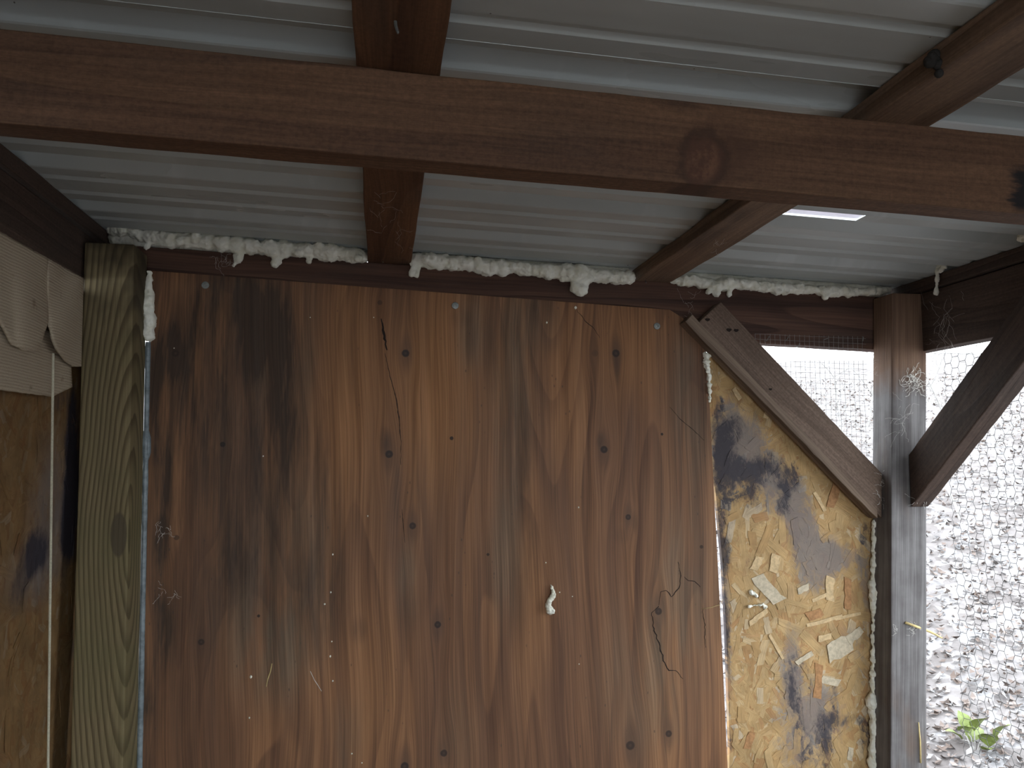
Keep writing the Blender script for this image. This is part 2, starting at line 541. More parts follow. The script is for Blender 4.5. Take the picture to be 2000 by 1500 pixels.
def mold_right(g, p, fib, r):
    x, y, z = g.sep(p)

    def W(px, py): q = on_y(px, py, 0.014); return q.x, q.z
    n = g.noise(g.vec(x * 26.0, z * 11.0, 2.0), 1.0, 5.0, 0.72)
    h = g.noise(g.vec(x * 60.0 + z * 25.0, z * 30.0 - x * 20.0, 6.0), 1.0, 4.0, 0.7)
    k = g.blobs(x, z, [(*W(a, b), rx * PX, rz * PX, s) for a, b, rx, rz, s in (
        (1405, 830, 34, 110, .9), (1425, 890, 50, 90, .8), (1410, 970, 40, 120, .9), (1405, 1130, 30, 170, .75), (1418, 1080, 34, 60, .7), (1412, 1290, 24, 130, .8), (1418, 1220, 22, 90, .6), (1430, 1440, 22, 60, .7), (1440, 830, 40, 60, .5), (1500, 900, 50, 40, .6), (1450, 930, 60, 60, .6),
        (1480, 930, 60, 60, .8), (1540, 930, 46, 60, 1.0), (1530, 985, 34, 60, .8), (1460, 975, 70, 34, .7), (1395, 735, 20, 40, .5),
        (1560, 1060, 34, 90, .45), (1690, 1040, 26, 46, .7), (1680, 1075, 30, 40, .5), (1540, 1330, 24, 90, .8), (1560, 1290, 30, 60, .5), (1555, 1390, 26, 80, .8), (1575, 1470, 40, 80, .7), (1610, 1420, 36, 70, .9), (1615, 1480, 30, 60, .8),
        (1630, 1360, 20, 80, .6), (1650, 1405, 50, 30, .6), (1690, 1440, 30, 80, .9), (1705, 1480, 22, 60, .8), (1580, 1330, 20, 60, .6), (1645, 1270, 30, 16, .5), (1460, 1095, 26, 26, .5))])
    gr = g.blobs(x, z, [(*W(a, b), rx * PX, rz * PX, s) for a, b, rx, rz, s in (
        (1590, 1090, 80, 110, 1.0), (1560, 1010, 60, 100, .8), (1640, 1090, 70, 60, .8), (1480, 900, 90, 90, .7), (1420, 900, 60, 200, .7), (1560, 1420, 90, 170, .7), (1690, 1280, 40, 200, .4),
        (1650, 1250, 50, 60, .4), (1690, 1110, 30, 120, .5), (1410, 1250, 40, 280, .7), (1440, 850, 90, 120, .8), (1520, 960, 90, 90, .8), (1620, 1400, 80, 140, .6), (1545, 1300, 40, 120, .7))])
    hair = g.noise(g.vec(x * 150.0 + z * 60.0 + n * 9.0, z * 34.0 - x * 20.0, 3.0), 1.0, 4.0, 0.7)
    kk = g.rng(k + (n - 0.5) * 1.5 + (hair - 0.5) * 1.3 + (fib - 0.5) * 0.7 + (r - 0.5) * 0.25, 0.42, 1.12) * g.rng(k, 0.02, 0.25)
    gg = g.rng(gr + (n - 0.5) * 1.0 + (hair - 0.5) * 0.8 + (r - 0.5) * 0.4, 0.25, 1.0) * g.rng(gr, 0.02, 0.3)
    return kk * 0.88, gg * 0.78


def mold_left(g, p, fib, r):
    x, y, z = g.sep(p)

    def W(px, py): q = on_x(px, py, -0.562); return q.y, q.z
    n = g.noise(g.vec(y * 20.0, z * 9.0, 2.0), 1.0, 5.0, 0.72)
    k = g.blobs(y, z, [(*W(a, b), rx * PX, rz * PX, s) for a, b, rx, rz, s in (
        (140, 900, 60, 200, 1.0), (135, 1030, 70, 150, 1.1), (75, 1070, 80, 60, .8), (30, 1160, 60, 50, .6), (60, 1100, 90, 60, .6), (120, 780, 90, 60, .5), (140, 1300, 20, 200, .4))])
    gr = g.blobs(y, z, [(*W(a, b), rx * PX, rz * PX, s) for a, b, rx, rz, s in ((100, 1000, 130, 180, .9), (60, 1120, 140, 80, .6))])
    kk = (k * 1.3 - g.rng(n, 0.30, 0.68, 0.0, 0.8)).clamp()
    return (kk * 1.2).clamp() * 0.93, (gr * g.rng(n, 0.3, 0.6, 0.3, 1.0) * 0.7).clamp()


M_OSB_R = {k: osb('strand_board_' + k, mold_right, k) for k in ('object', 'island', 'base')}
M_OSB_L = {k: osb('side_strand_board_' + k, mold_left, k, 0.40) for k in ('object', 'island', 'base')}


def foam_mat():
    g = G('cured_expanding_foam', 0.55, 0.4)
    p = g.pos()
    n = g.noise(p, 45.0, 4.0, 0.65)
    m = g.noise(p, 12.0, 3.0, 0.6)
    c = g.mix((0.78, 0.77, 0.64), (0.88, 0.88, 0.79), g.rng(n, 0.3, 0.6))
    c = g.mix(c, (0.66, 0.67, 0.54), g.rng(m, 0.5, 0.72) * 0.5)
    return g.out(c, g.noise(p, 120.0, 3.0, 0.6), 0.35, 0.002)


M_FOAM = foam_mat()
M_STEEL = flat('dull_zinc_steel', (0.24, 0.25, 0.24), 0.45, 0.15, 300.0, 0.6)
M_WIRE = flat('dark_galvanised_wire', (0.11, 0.11, 0.11), 0.6, 0.2, 200.0)
M_MESHW = flat('grey_galvanised_wire', (0.22, 0.215, 0.21), 0.5, 0.2, 200.0)
M_CRACK = flat('dark_crack', (0.022, 0.015, 0.012), 0.95, 0.2, 200.0)
M_WEB = flat('dusty_cobweb', (0.62, 0.60, 0.56), 0.9, 0.2, 100.0)
M_STRING = flat('pale_twine', (0.50, 0.47, 0.36), 0.9, 0.15, 300.0)
M_STRAW = flat('dry_straw', (0.55, 0.43, 0.20), 0.8, 0.2, 90.0)
M_SEAL = flat('cloudy_sealant', (0.19, 0.225, 0.245), 0.3, 0.35, 60.0)
M_WHITE = flat('added_translucent_strip', (0.86, 0.84, 0.86), 0.5, 0.04, 60.0)
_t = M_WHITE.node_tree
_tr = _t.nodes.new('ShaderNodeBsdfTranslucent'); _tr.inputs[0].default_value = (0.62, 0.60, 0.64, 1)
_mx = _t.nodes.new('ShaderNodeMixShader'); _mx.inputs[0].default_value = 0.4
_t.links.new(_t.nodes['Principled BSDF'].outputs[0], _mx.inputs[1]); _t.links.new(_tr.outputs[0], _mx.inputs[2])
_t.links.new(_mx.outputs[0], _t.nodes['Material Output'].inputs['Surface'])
M_BUG = flat('dark_wasp_nest', (0.03, 0.028, 0.026), 0.95, 0.3, 200.0, bump=0.4)


def towel_mat():
    g = G('tan_terry_cloth', 0.95, 0.1)
    u = g.uv(); a, b, _ = g.sep(u)
    rib = ((b * 2 * math.pi / 0.0046) + (g.noise(u, 30.0, 2.0) - 0.5) * 2.5).sin()
    loop = g.noise(g.vec(a * 500.0, b * 500.0, 0), 1.0, 2.0, 0.6)
    spot = g.noise(u, 24.0, 3.0, 0.6)
    c = g.mix((0.50, 0.43, 0.325), (0.40, 0.335, 0.245), g.rng(rib * 0.12 + loop, 0.25, 0.75))
    c = g.mix(c, (0.20, 0.15, 0.10), g.rng(spot, 0.64, 0.76) * 0.6)
    return g.out(c, rib * 0.4 + loop, 0.5, 0.002)


M_TOWEL = towel_mat()


def litter_mat():
    g = G('leaf_litter_ground', 0.95, 0.1)
    p = g.pos()
    n = g.noise(p, 3.0, 5.0, 0.65)
    v = g.voro(p, 13.0, 'Color')
    c = g.ramp(n, ((0.3, (0.08, 0.073, 0.072)), (0.5, (0.175, 0.165, 0.167)), (0.72, (0.29, 0.29, 0.30))))
    c = g.mix(c, g.ramp(v, ((0.0, (0.08, 0.066, 0.062)), (0.5, (0.20, 0.18, 0.175)), (1.0, (0.36, 0.36, 0.375)))), 0.6)
    return g.out(c, n, 0.8, 0.05)


def leaf_mat():
    g = G('dead_leaves', 0.8, 0.2)
    c = g.ramp(g.irand(), ((0.0, (0.05, 0.04, 0.036)), (0.35, (0.125, 0.095, 0.082)), (0.65, (0.20, 0.165, 0.15)), (0.88, (0.30, 0.29, 0.295)), (1.0, (0.42, 0.43, 0.45))))
    return g.out(c)


M_GROUND = litter_mat()
M_LEAF = leaf_mat()
M_SOIL = flat('dark_trodden_soil', (0.13, 0.105, 0.085), 0.95, 0.3, 12.0)
M_GREEN = flat('bramble_green', (0.12, 0.15, 0.04), 0.5, 0.25, 30.0)
M_BARK = flat('pale_bark', (0.30, 0.29, 0.28), 0.9, 0.25, 30.0)

# ------------------------------------------------------------------ structure: ground and hillside
rnd = random.Random(4)


def ground_z(x, y):
    s = 0.62 * x + 0.78 * y
    t = max(0.0, s - 2.6)
    h = 0.36 * t - 0.008 * t * t if t < 16 else 0.36 * 16 - 0.008 * 256
    w = min(1.0, max(0.0, (s - 1.5) / 2.0))
    return h + w * (0.10 * mnoise.noise(Vector((x * .6, y * .6, 0))) + 0.03 * mnoise.noise(Vector((x * 2.3, y * 2.3, 5))))


NG = 110
gv, gf = [], []
for j in range(NG + 1):
    for i in range(NG + 1):
        x = -14 + 36 * i / NG; y = -14 + 36 * j / NG
        gv.append((x, y, ground_z(x, y)))
for j in range(NG):
    for i in range(NG):
        a = j * (NG + 1) + i
        gf.append((a, a + 1, a + NG + 2, a + NG + 1))
gr_ = obj('ground', pydata('ground', gv, gf), M_GROUND, smooth=True)
tag(gr_, 'leaf-strewn ground rising to a pale hillside beyond the wire', kind='structure')

fl = prism('floor', [(-0.60, YR, 0.0), (1.2, YR, 0.0), (1.2, 0.05, 0.0), (-0.60, 0.05, 0.0)], (0, 0, 0.012), M_SOIL)
tag(fl, 'dark trodden earth floor of the shed', kind='structure')

# ------------------------------------------------------------------ structure: roof
PER = 0.2286
RIB0 = -0.842                   # one tall rib lies here; the rest follow every nine inches
prof = []                       # (offset, height) over one period, starting at a tall rib's centre


def rib_profile(y0, k0, k1):
    pts = []
    for k in range(k0, k1):
        c = y0 + k * PER
        pts += [(c - 0.034, 0.0), (c - 0.031, 0.001), (c - 0.012, 0.019), (c + 0.012, 0.019), (c + 0.031, 0.001), (c + 0.034, 0.0)]
        for m in (1, 2):
            q = c + PER * m / 3
            pts += [(q - 0.011, 0.0), (q - 0.005, 0.0050), (q + 0.004, 0.0050), (q + 0.011, 0.0)]
    c = y0 + k1 * PER
    pts += [(c - 0.034, 0.0), (c - 0.031, 0.001), (c - 0.012, 0.019), (c + 0.012, 0.019), (c + 0.031, 0.001)]
    return pts


ceiling = empty('ceiling', (0.3, -1.0, zp(0.3) + PURLIN_T))
tag(ceiling, 'white ribbed steel roof seen from below', kind='structure')
XR0, XR1 = -0.72, 1.36
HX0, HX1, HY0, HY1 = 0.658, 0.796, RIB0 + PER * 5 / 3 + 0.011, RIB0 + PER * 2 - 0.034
for k0, k1, lift in ((0, 4, 0.0), (-4, 0, 0.0016), (-8, -4, 0.0032), (-10, -8, 0.0048)):
    pts = rib_profile(RIB0, k0, k1)
    v, f = [], []
    nx = 12
    xs = sorted([XR0 + (XR1 - XR0) * i / nx for i in range(nx + 1)] + ([HX0, HX1] if k0 == 0 else []))
    for x in xs:
        for (yy, hh) in pts:
            sag = 0.0008 * mnoise.noise(Vector((x * 2.1, yy * 4, 1)))
            v.append(Vector((x, yy, zp(x) + PURLIN_T + 0.0005 + hh + lift * 0.0 + sag)) - ceiling.location)
    n = len(pts)
    for i in range(len(xs) - 1):
        for j in range(n - 1):
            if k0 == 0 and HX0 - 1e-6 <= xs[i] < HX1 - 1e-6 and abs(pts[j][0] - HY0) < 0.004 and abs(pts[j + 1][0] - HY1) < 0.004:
                continue                                # cut-out added so daylight reaches the translucent strip
            f.append((i * n + j, i * n + j + 1, (i + 1) * n + j + 1, (i + 1) * n + j))
    me = pydata('roof_panel', v, f)
    o = obj('roof_panel', me, M_ROOF, ceiling)
    if k0 < 0:
        o.location.z = 0.0007 * (-k0 / 4)
    sol = o.modifiers.new('sheet', 'SOLIDIFY'); sol.thickness = 0.0006; sol.offset = 1.0

# ------------------------------------------------------------------ timber frame
def xz_board(name, x0, x1, ztop, h, y0, t, mat, seed, **kw):
    """board along x, following the roof fall; front face at y0"""
    zt = lambda x: ztop(x)
    return slab(name, [(x0, y0, zt(x0) - h), (x1, y0, zt(x1) - h), (x1, y0, zt(x1)), (x0, y0, zt(x0))], (0, t, 0), mat, seed=seed, **kw)


def y_board(name, x0, x1, y0, y1, z0, z1, mat, seed, **kw):
    """flat board along y; wide face on the underside"""
    return slab(name, [(x0, y0, z0(x0)), (x0, y1, z0(x0)), (x1, y1, z0(x1)), (x1, y0, z0(x1))], (0, 0, z1), mat, seed=seed, **kw)


back_rafter = xz_board('rafter', -0.62, 1.21, zp, 0.122, 0.0125, 0.038, M_RAFTER, 1, segs=40)
tag(back_rafter, 'red-brown rafter along the top of the plywood wall, edged with foam', 'rafter', 'roof rafters')
main_rafter = xz_board('rafter', -0.536, 1.163, zp, 0.094, -0.850, 0.040, M_MAIN, 2, segs=50, amp=0.0009)
tag(main_rafter, 'rough-sawn brown rafter with a big knot crossing the whole view', 'rafter', 'roof rafters')

PT = PURLIN_T - 0.0005
for x0, x1, lab, sd in ((-0.032, 0.056, 'flat brown purlin running overhead to the plywood, second from the towel', 3),
                        (0.543, 0.622, 'flat brown purlin slanting overhead above the diagonal brace', 4)):
    o = y_board('purlin', x0, x1, YR, 0.052, zp, PT, M_PURLIN if sd == 3 else M_PURLIN_G, sd, segs=90, amp=0.0022)
    tag(o, lab, 'purlin', 'purlins under the roof steel')
o = y_board('purlin', -0.632, -0.541, YR, 0.052, zp, PT, M_SIDE, 5, segs=60, amp=0.0015)
tag(o, 'dark purlin on top of the side beam above the towel', 'purlin', 'purlins under the roof steel')
o = y_board('purlin', 1.166, 1.255, YR, 0.052, zp, PT, M_SIDE, 6, segs=60, amp=0.0015)
tag(o, 'dark purlin on top of the beam above the chicken wire', 'purlin', 'purlins under the roof steel')

# side beams
zb = zp(-0.56) - 0.003
o = slab('side_beam', [(-0.5505, YR + 0.02, zb - 0.092), (-0.5505, 0.008, zb - 0.092), (-0.5505, 0.008, zb), (-0.5505, YR + 0.02, zb)], (-0.038, 0, 0), M_SIDE, seed=7, segs=50)
tag(o, 'dark wooden side beam above the tan towel', 'beam', 'side beams')
zb = zp(1.19) - 0.002
o = slab('side_beam', [(1.172, YR + 0.02, zb - 0.128), (1.172, 0.010, zb - 0.128), (1.172, 0.010, zb), (1.172, YR + 0.02, zb)], (0.038, 0, 0), M_SIDE, seed=8, segs=50)
tag(o, 'dark wooden side beam above the chicken wire opening', 'beam', 'side beams')

# posts
POSTL_KNOT = (0.0, 0.0)
pl_top, pl_bot = on_y(165, 470, -0.09), on_y(137, 1500, -0.09)
lean = (pl_bot.x - pl_top.x) / (pl_bot.z - pl_top.z)
xt, zt = pl_top.x, 1.897
xb = xt + lean * (0.0 - zt)
pc = Vector(((xt + xb) / 2 + 0.0435, -0.045, zt / 2))
kp = on_y(232, 1045, -0.09)
POSTL_KNOT = (kp.z - zt / 2, -(kp.x - (xt + 0.0435 + lean * (kp.z - zt))))
M_POST_L = post_left()
o = slab('post', [(xb + 0.087, -0.09, 0.0), (xt + 0.087, -0.09, zt), (xt, -0.09, zt), (xb, -0.09, 0.0)], (0, 0.088, 0), M_POST_L, seed=9, segs=30, amp=0.0005, bevel=0.003)
tag(o, 'greenish treated pine post with bold grain between towel and plywood', 'post', 'corner posts')
post_l_right_x = lambda z: xt + 0.087 + lean * (z - zt)

a, b = on_y(1742, 700, -0.06), on_y(1740, 1500, -0.06)
leanr = (b.x - a.x) / (b.z - a.z)
zt2 = 1.861
xtop = a.x + leanr * (zt2 - a.z); xbot = a.x + leanr * (0 - a.z)
PRW = 0.083
o = slab('post', [(xbot, -0.06, 0.0), (xtop, -0.06, zt2), (xtop + PRW, -0.06, zt2), (xbot + PRW, -0.06, 0.0)], (0, 0.070, 0), M_POST_R, seed=10, segs=30, amp=0.0007, bevel=0.0025)
tag(o, 'weathered grey post at the wire corner, brown at its top', 'post', 'corner posts')
post_r_x = lambda z: xtop + leanr * (z - zt2)

# braces
BY = -0.028
q = [on_y(1359, 634, BY), on_y(1735, 1012, BY), on_y(1735, 925, BY), on_y(1408, 589, BY)]
for i in (1, 2):
    q[i].x = min(q[i].x, post_r_x(q[i].z) - 0.001)
o = slab('brace', q, (0, 0.0355, 0), M_BRACE, seed=11, segs=24, amp=0.0012, bevel=0.0025)
tag(o, 'grey-brown diagonal brace with nail holes from rafter to grey post', 'brace', 'corner braces')
for hx, hy, hr in ((1382, 624, 5), (1424, 644, 5.5), (1438, 645, 5), (1505, 760, 3.5)):
    c0 = on_y(hx, hy, BY - 0.0010)
    ring = []
    for k in range(9):
        an = 2 * math.pi * k / 9
        ring.append(c0 + Vector((math.cos(an) * hr * PX * 1.1, 0, math.sin(an) * hr * PX * 0.62 * (1 + .3 * math.sin(3 * an)))))
    h = prism('nail_hole', ring, (0, 0.004, 0), M_CRACK)
    mw = h.matrix_world.copy(); h.parent = o; h.matrix_parent_inverse = o.matrix_world.inverted()
q = [on_y(1338, 629, -0.034), on_y(1714, 1014, -0.034), on_y(1714, 996, -0.034), on_y(1352, 613, -0.034)]
for i in (1, 2):
    q[i].x = min(q[i].x, post_r_x(q[i].z) - 0.001)
o = slab('lath', q, (0, 0.034, 0), M_LATH, seed=12, segs=24, amp=0.0016, bevel=0.0015)
tag(o, 'thin wooden lath nailed along the lower edge of the diagonal brace', 'lath')

XB = 1.124
def bx(px, py): return on_x(px, py, XB)
lo0, up0 = bx(1771, 990), bx(1773, 888)
lo1, up1 = bx(2000, 678), bx(2000, 598)
lo0.y = up0.y = -0.0625
dl = (lo1 - lo0); du = (up1 - up0)
dm = (dl.normalized() + du.normalized()).normalized()
L_ = 0.60
q = [lo0, lo0 + dm * L_, up0 + dm * L_, up0]
zlim = zp(XB) - 0.125
o = slab('brace', q, (0.042, 0, 0), M_SIDE, seed=13, segs=24, amp=0.001, bevel=0.0025)
tag(o, 'dark diagonal brace rising across the chicken wire from the grey post', 'brace', 'corner braces')

# sill rail under the wire
o = slab('sill_rail', [(1.066, YR + 0.02, 0.852), (1.066, -0.062, 0.852), (1.15, -0.062, 0.852), (1.15, YR + 0.02, 0.852)], (0, 0, -0.038), M_SIDE, seed=14, segs=40)
tag(o, 'grey wooden rail meeting the foot of the corner post in view', 'rail')

# ------------------------------------------------------------------ wall panels
ply_poly = [on_y(303, 529, 0), on_y(1308, 605, 0), on_y(1335, 622, 0), on_y(1381, 690, 0), on_y(1394, 950, 0), on_y(1407, 1200, 0), on_y(1421, 1495, 0)]
ply_poly[0].x = post_l_right_x(ply_poly[0].z) + 0.0085
pr = on_y(1421, 1495, 0)
ply_poly += [Vector((pr.x + 0.02, 0, 0.03)), Vector((post_l_right_x(0.03) + 0.0085, 0, 0.03)), Vector((post_l_right_x(0.92) + 0.0085, 0, 0.92))]
ply = prism('plywood_panel', ply_poly, (0, 0.012, 0), M_PLY)
tag(ply, 'large stained brown plywood sheet screwed to the rafter', 'panel')


def screw(px, py):
    c = on_y(px, py, 0)
    v, f = [], []
    N = 16
    prof_ = ((0.0074, 0.0), (0.0074, -0.0012), (0.0066, -0.0020), (0.0048, -0.0022), (0.0046, -0.0030), (0.0022, -0.0032), (0.0018, -0.0018))
    for r, y in prof_:
        for k in range(N):
            an = 2 * math.pi * k / N
            v.append((r * math.cos(an), y, r * math.sin(an)))
    for i in range(len(prof_) - 1):
        for k in range(N):
            k2 = (k + 1) % N
            f.append((i * N + k, i * N + k2, (i + 1) * N + k2, (i + 1) * N + k))
    f.append(tuple((len(prof_) - 1) * N + k for k in range(N)))
    f.append(tuple(range(N - 1, -1, -1)))
    o = obj('screw', recalc(pydata('screw', v, f)), M_STEEL, ply)
    o.location = c
    return o


for s_ in ((401, 557), (889, 597), (1283, 637)):
    screw(*s_)


def crack(pts, w, jag=0.0):
    """a thin dark fissure along photo points on the plywood"""
    r = random.Random(len(pts) * 7 + int(pts[0][0]))
    path = []
    for i in range(len(pts) - 1):
        A, B = pts[i], pts[i + 1]
        n = max(2, int(math.hypot(B[0] - A[0], B[1] - A[1]) / 5))
        for k in range(n):
            t = k / n
            path.append((A[0] + (B[0] - A[0]) * t + r.uniform(-jag, jag), A[1] + (B[1] - A[1]) * t + r.uniform(-jag, jag) * .5))
    path.append(pts[-1])
    v, f = [], []
    for i, (px, py) in enumerate(path):
        c = on_y(px, py, -0.0003)
        p0, p1 = path[max(0, i - 1)], path[min(len(path) - 1, i + 1)]
        dx, dy = p1[0] - p0[0], p1[1] - p0[1]
        l = math.hypot(dx, dy) or 1
        t = i / (len(path) - 1)
        ww = w * PX * (0.35 + 0.65 * math.sin(math.pi * min(max(t, .06), .94))) * r.uniform(0.6, 1.2)
        off = Vector((-dy / l, 0, -dx / l)) * ww * 0.5
        v += [c - off, c + off, c + off + Vector((0, 0.0012, 0)), c - off + Vector((0, 0.0012, 0))]
    for i in range(len(path) - 1):
        for k in range(4):
            k2 = (k + 1) % 4
            f.append((i * 4 + k, i * 4 + k2, i * 4 + 4 + k2, i * 4 + 4 + k))
    return obj('crack', recalc(pydata('crack', v, f)), M_CRACK, ply)


crack([(745, 622), (749, 650), (756, 684)], 5.0, 1.2)
crack([(752, 690), (762, 735), (773, 775), (779, 815), (783, 862), (783, 908)], 1.8, 0.4)
crack([(785, 995), (788, 1030), (791, 1060)], 1.3, 0.3)
crack([(1325, 1097), (1330, 1125), (1328, 1145), (1312, 1166), (1301, 1153), (1290, 1156), (1287, 1182)], 2.0, 1.0)
crack([(1287, 1185), (1273, 1196), (1276, 1222), (1284, 1246), (1290, 1266), (1297, 1290), (1305, 1309), (1320, 1309), (1334, 1326)], 2.6, 2.0)
crack([(1336, 1127), (1345, 1134), (1356, 1135), (1368, 1147)], 1.8, 1.0)
crack([(1373, 1190), (1377, 1225), (1376, 1245), (1379, 1265)], 1.6, 1.6)
crack([(1308, 795), (1330, 820), (1352, 838), (1375, 860)], 1.2, 0.6)
crack([(1126, 605), (1146, 630), (1160, 640), (1172, 660)], 1.4, 1.2)

OY = 0.0145
osb_poly = [on_y(1374, 700, OY), on_y(1388, 915, OY), on_y(1398, 965, OY), on_y(1411, 1100, OY), on_y(1418, 1230, OY), on_y(1422, 1350, OY), on_y(1425, 1450, OY), on_y(1424, 1500, OY)]
e1 = on_y(1424, 1500, OY)
osb_poly += [Vector((e1.x + 0.03, OY, 0.03)), Vector((post_r_x(0.03) + 0.02, OY, 0.03)), Vector((post_r_x(1.4) + 0.02, OY, 1.41)), on_y(1720, 985, OY), on_y(1400, 684, OY)]
osb_panel = prism('strand_board_panel', osb_poly, (0, 0.011, 0), M_OSB_R['base'])
tag(osb_panel, 'mould-stained strand board below the diagonal brace beside the plywood', 'panel')


def inside(p, poly):
    c = False
    n = len(poly)
    for i in range(n):
        x1, y1 = poly[i]; x2, y2 = poly[i - 1]
        if (y1 > p[1]) != (y2 > p[1]) and p[0] < (x2 - x1) * (p[1] - y1) / (y2 - y1) + x1:
            c = not c
    return c


def flake_outline(r, l, w):
    pts = []
    n = r.choice((4, 5, 6, 7))
    sk = r.uniform(-0.4, 0.4)
    top = [(-l / 2 + l * i / (n - 1), w / 2 * r.uniform(0.65, 1.0)) for i in range(n)]
    bot = [(l / 2 - l * i / (n - 1), -w / 2 * r.uniform(0.65, 1.0)) for i in range(n)]
    for (a_, b_) in top + bot:
        pts.append((a_ + b_ * sk + r.uniform(-.03, .03) * l, b_))
    return pts


def flake_mesh(r, l, w, t):
    o_ = flake_outline(r, l, w)
    n = len(o_)
    v = [(x, y, 0) for x, y in o_] + [(x, y, t) for x, y in o_]
    f = [tuple(range(n - 1, -1, -1)), tuple(range(n, 2 * n))]
    for i in range(n):
        j = (i + 1) % n
        f.append((i, j, n + j, n + i))
    me = pydata('flake', v, f)
    uvl = me.uv_layers.new(name='UVMap')
    for lp in me.loops:
        c = me.vertices[lp.vertex_index].co
        uvl.data[lp.index].uv = (c.x, c.y)
    return me


def strand_surface(panel, poly2, to_world, axes, mats, n_obj, n_stuff, seed, special=(), lim=None):
    """lay pressed strands on a board face; axes = (u, v, outward normal)"""
    r = random.Random(seed)
    U, V, Nn = [Vector(a_) for a_ in axes]
    us = [p[0] for p in poly2]; vs2 = [p[1] for p in poly2]
    lim = lim or (min(us), max(us), min(vs2), max(vs2))
    lib = []
    for k in range(18):
        lib.append((flake_mesh(r, r.uniform(0.022, 0.070), r.uniform(0.008, 0.026), 0.0005)))
        lib[-1].materials.append(mats['object'])

    def place():
        for _ in range(60):
            p = (r.uniform(lim[0], lim[1]), r.uniform(lim[2], lim[3]))
            if inside(p, poly2): return p

    def frame(p, ang, lift, tilt):
        xa = U * math.cos(ang) + V * math.sin(ang)
        za = (Nn + U * r.uniform(-tilt, tilt) + V * r.uniform(-tilt, tilt)).normalized()
        ya = za.cross(xa).normalized(); xa = ya.cross(za)
        m = Matrix((xa, ya, za)).transposed().to_4x4()
        m.translation = to_world(*p) + Nn * lift
        return m

    def fits(m, me):
        for q_ in me.vertices:
            w_ = m @ q_.co
            if not inside((w_.dot(U), w_.dot(V)), poly2): return False
        return True
    # the mass of small strands: one mesh
    v, f, uv = [], [], []
    for i in range(n_stuff):
        p = place()
        ang = r.gauss(math.pi / 2, 0.75)
        ou = flake_outline(r, r.uniform(0.015, 0.06), r.uniform(0.005, 0.018))
        m = frame(p, ang, r.uniform(0.0001, 0.0008), 0.01)
        b0 = len(v)
        ws = [m @ Vector((x, y, 0)) for x, y in ou]
        if not all(inside((w_.dot(U), w_.dot(V)), poly2) for w_ in ws): continue
        v += ws
        f.append(tuple(range(b0, b0 + len(ou))))
        uv.append([(x + i * .37, y + i * .71) for x, y in ou])
    me = pydata('strands', v, f)
    l = me.uv_layers.new(name='UVMap')
    for pol, uu in zip(me.polygons, uv):
        for li, q_ in zip(pol.loop_indices, uu): l.data[li].uv = q_
    so = obj('strands', me, mats['island'], panel)
    so['kind'] = 'stuff'
    # the larger ones: a part each
    done = tries = 0
    while done < n_obj and tries < n_obj * 8:
        tries += 1
        p = place()
        me = r.choice(lib)
        m = frame(p, r.gauss(math.pi / 2, 0.8), r.uniform(0.0005, 0.0014), 0.012)
        if not fits(m, me): continue
        o_ = bpy.data.objects.new('flake', me); link(o_, panel)
        o_.matrix_world = m
        done += 1
    for (p, l_, w_, ang, mt) in special:
        me = flake_mesh(r, l_, w_, 0.0011); me.materials.append(mt)
        o_ = bpy.data.objects.new('flake', me); link(o_, panel)
        o_.matrix_world = frame(p, ang, 0.0016, 0.02)


M_PALE = flat('pale_loose_strand', (0.50, 0.425, 0.31), 0.8, 0.2, 120.0)
M_CREAM = flat('cream_loose_strand', (0.55, 0.40, 0.225), 0.8, 0.2, 120.0)
M_RUST = flat('rust_strand', (0.36, 0.19, 0.085), 0.8, 0.25, 120.0)
sp = []
for px, py, l_, w_, ad, mt in ((1500, 1150, 70, 34, -48, M_PALE), (1640, 1265, 60, 44, 20, M_PALE), (1668, 1240, 40, 22, 35, M_PALE), (1610, 1212, 82, 9, 12, M_CREAM), (1655, 1203, 60, 7, 10, M_CREAM), (1600, 1167, 36, 9, 20, M_CREAM),
                               (1568, 1150, 26, 16, 20, M_PALE), (1570, 1285, 40, 12, 30, M_PALE), (1515, 1262, 56, 7, -60, M_CREAM), (1480, 1205, 46, 12, 35, M_CREAM), (1478, 1100, 30, 20, 60, M_CREAM), (1512, 1100, 36, 24, 80, M_CREAM),
                               (1655, 1160, 64, 18, 88, M_RUST), (1620, 1150, 50, 22, 85, M_CREAM), (1590, 1200, 34, 22, 20, M_RUST), (1597, 1330, 70, 20, 85, M_RUST), (1463, 1445, 34, 18, 70, M_RUST), (1620, 1330, 40, 18, -15, M_PALE),
                               (1660, 1472, 26, 14, 80, M_PALE), (1610, 1245, 30, 14, 10, M_CREAM), (1455, 745, 36, 18, -70, M_RUST), (1438, 770, 26, 12, -60, M_CREAM), (1500, 800, 40, 14, 70, M_CREAM), (1630, 960, 70, 22, 70, M_RUST), (1600, 980, 46, 10, -60, M_CREAM)):
    c = on_y(px, py, OY)
    sp.append(((c.x, c.z), l_ * PX, w_ * PX, math.radians(ad), mt))
pol2 = [(p.x, p.z) for p in osb_poly]
strand_surface(osb_panel, pol2, lambda u, v: Vector((u, OY, v)), ((1, 0, 0), (0, 0, 1), (0, -1, 0)), M_OSB_R, 210, 2800, 21, sp, (0.70, 1.09, 0.82, 1.78))

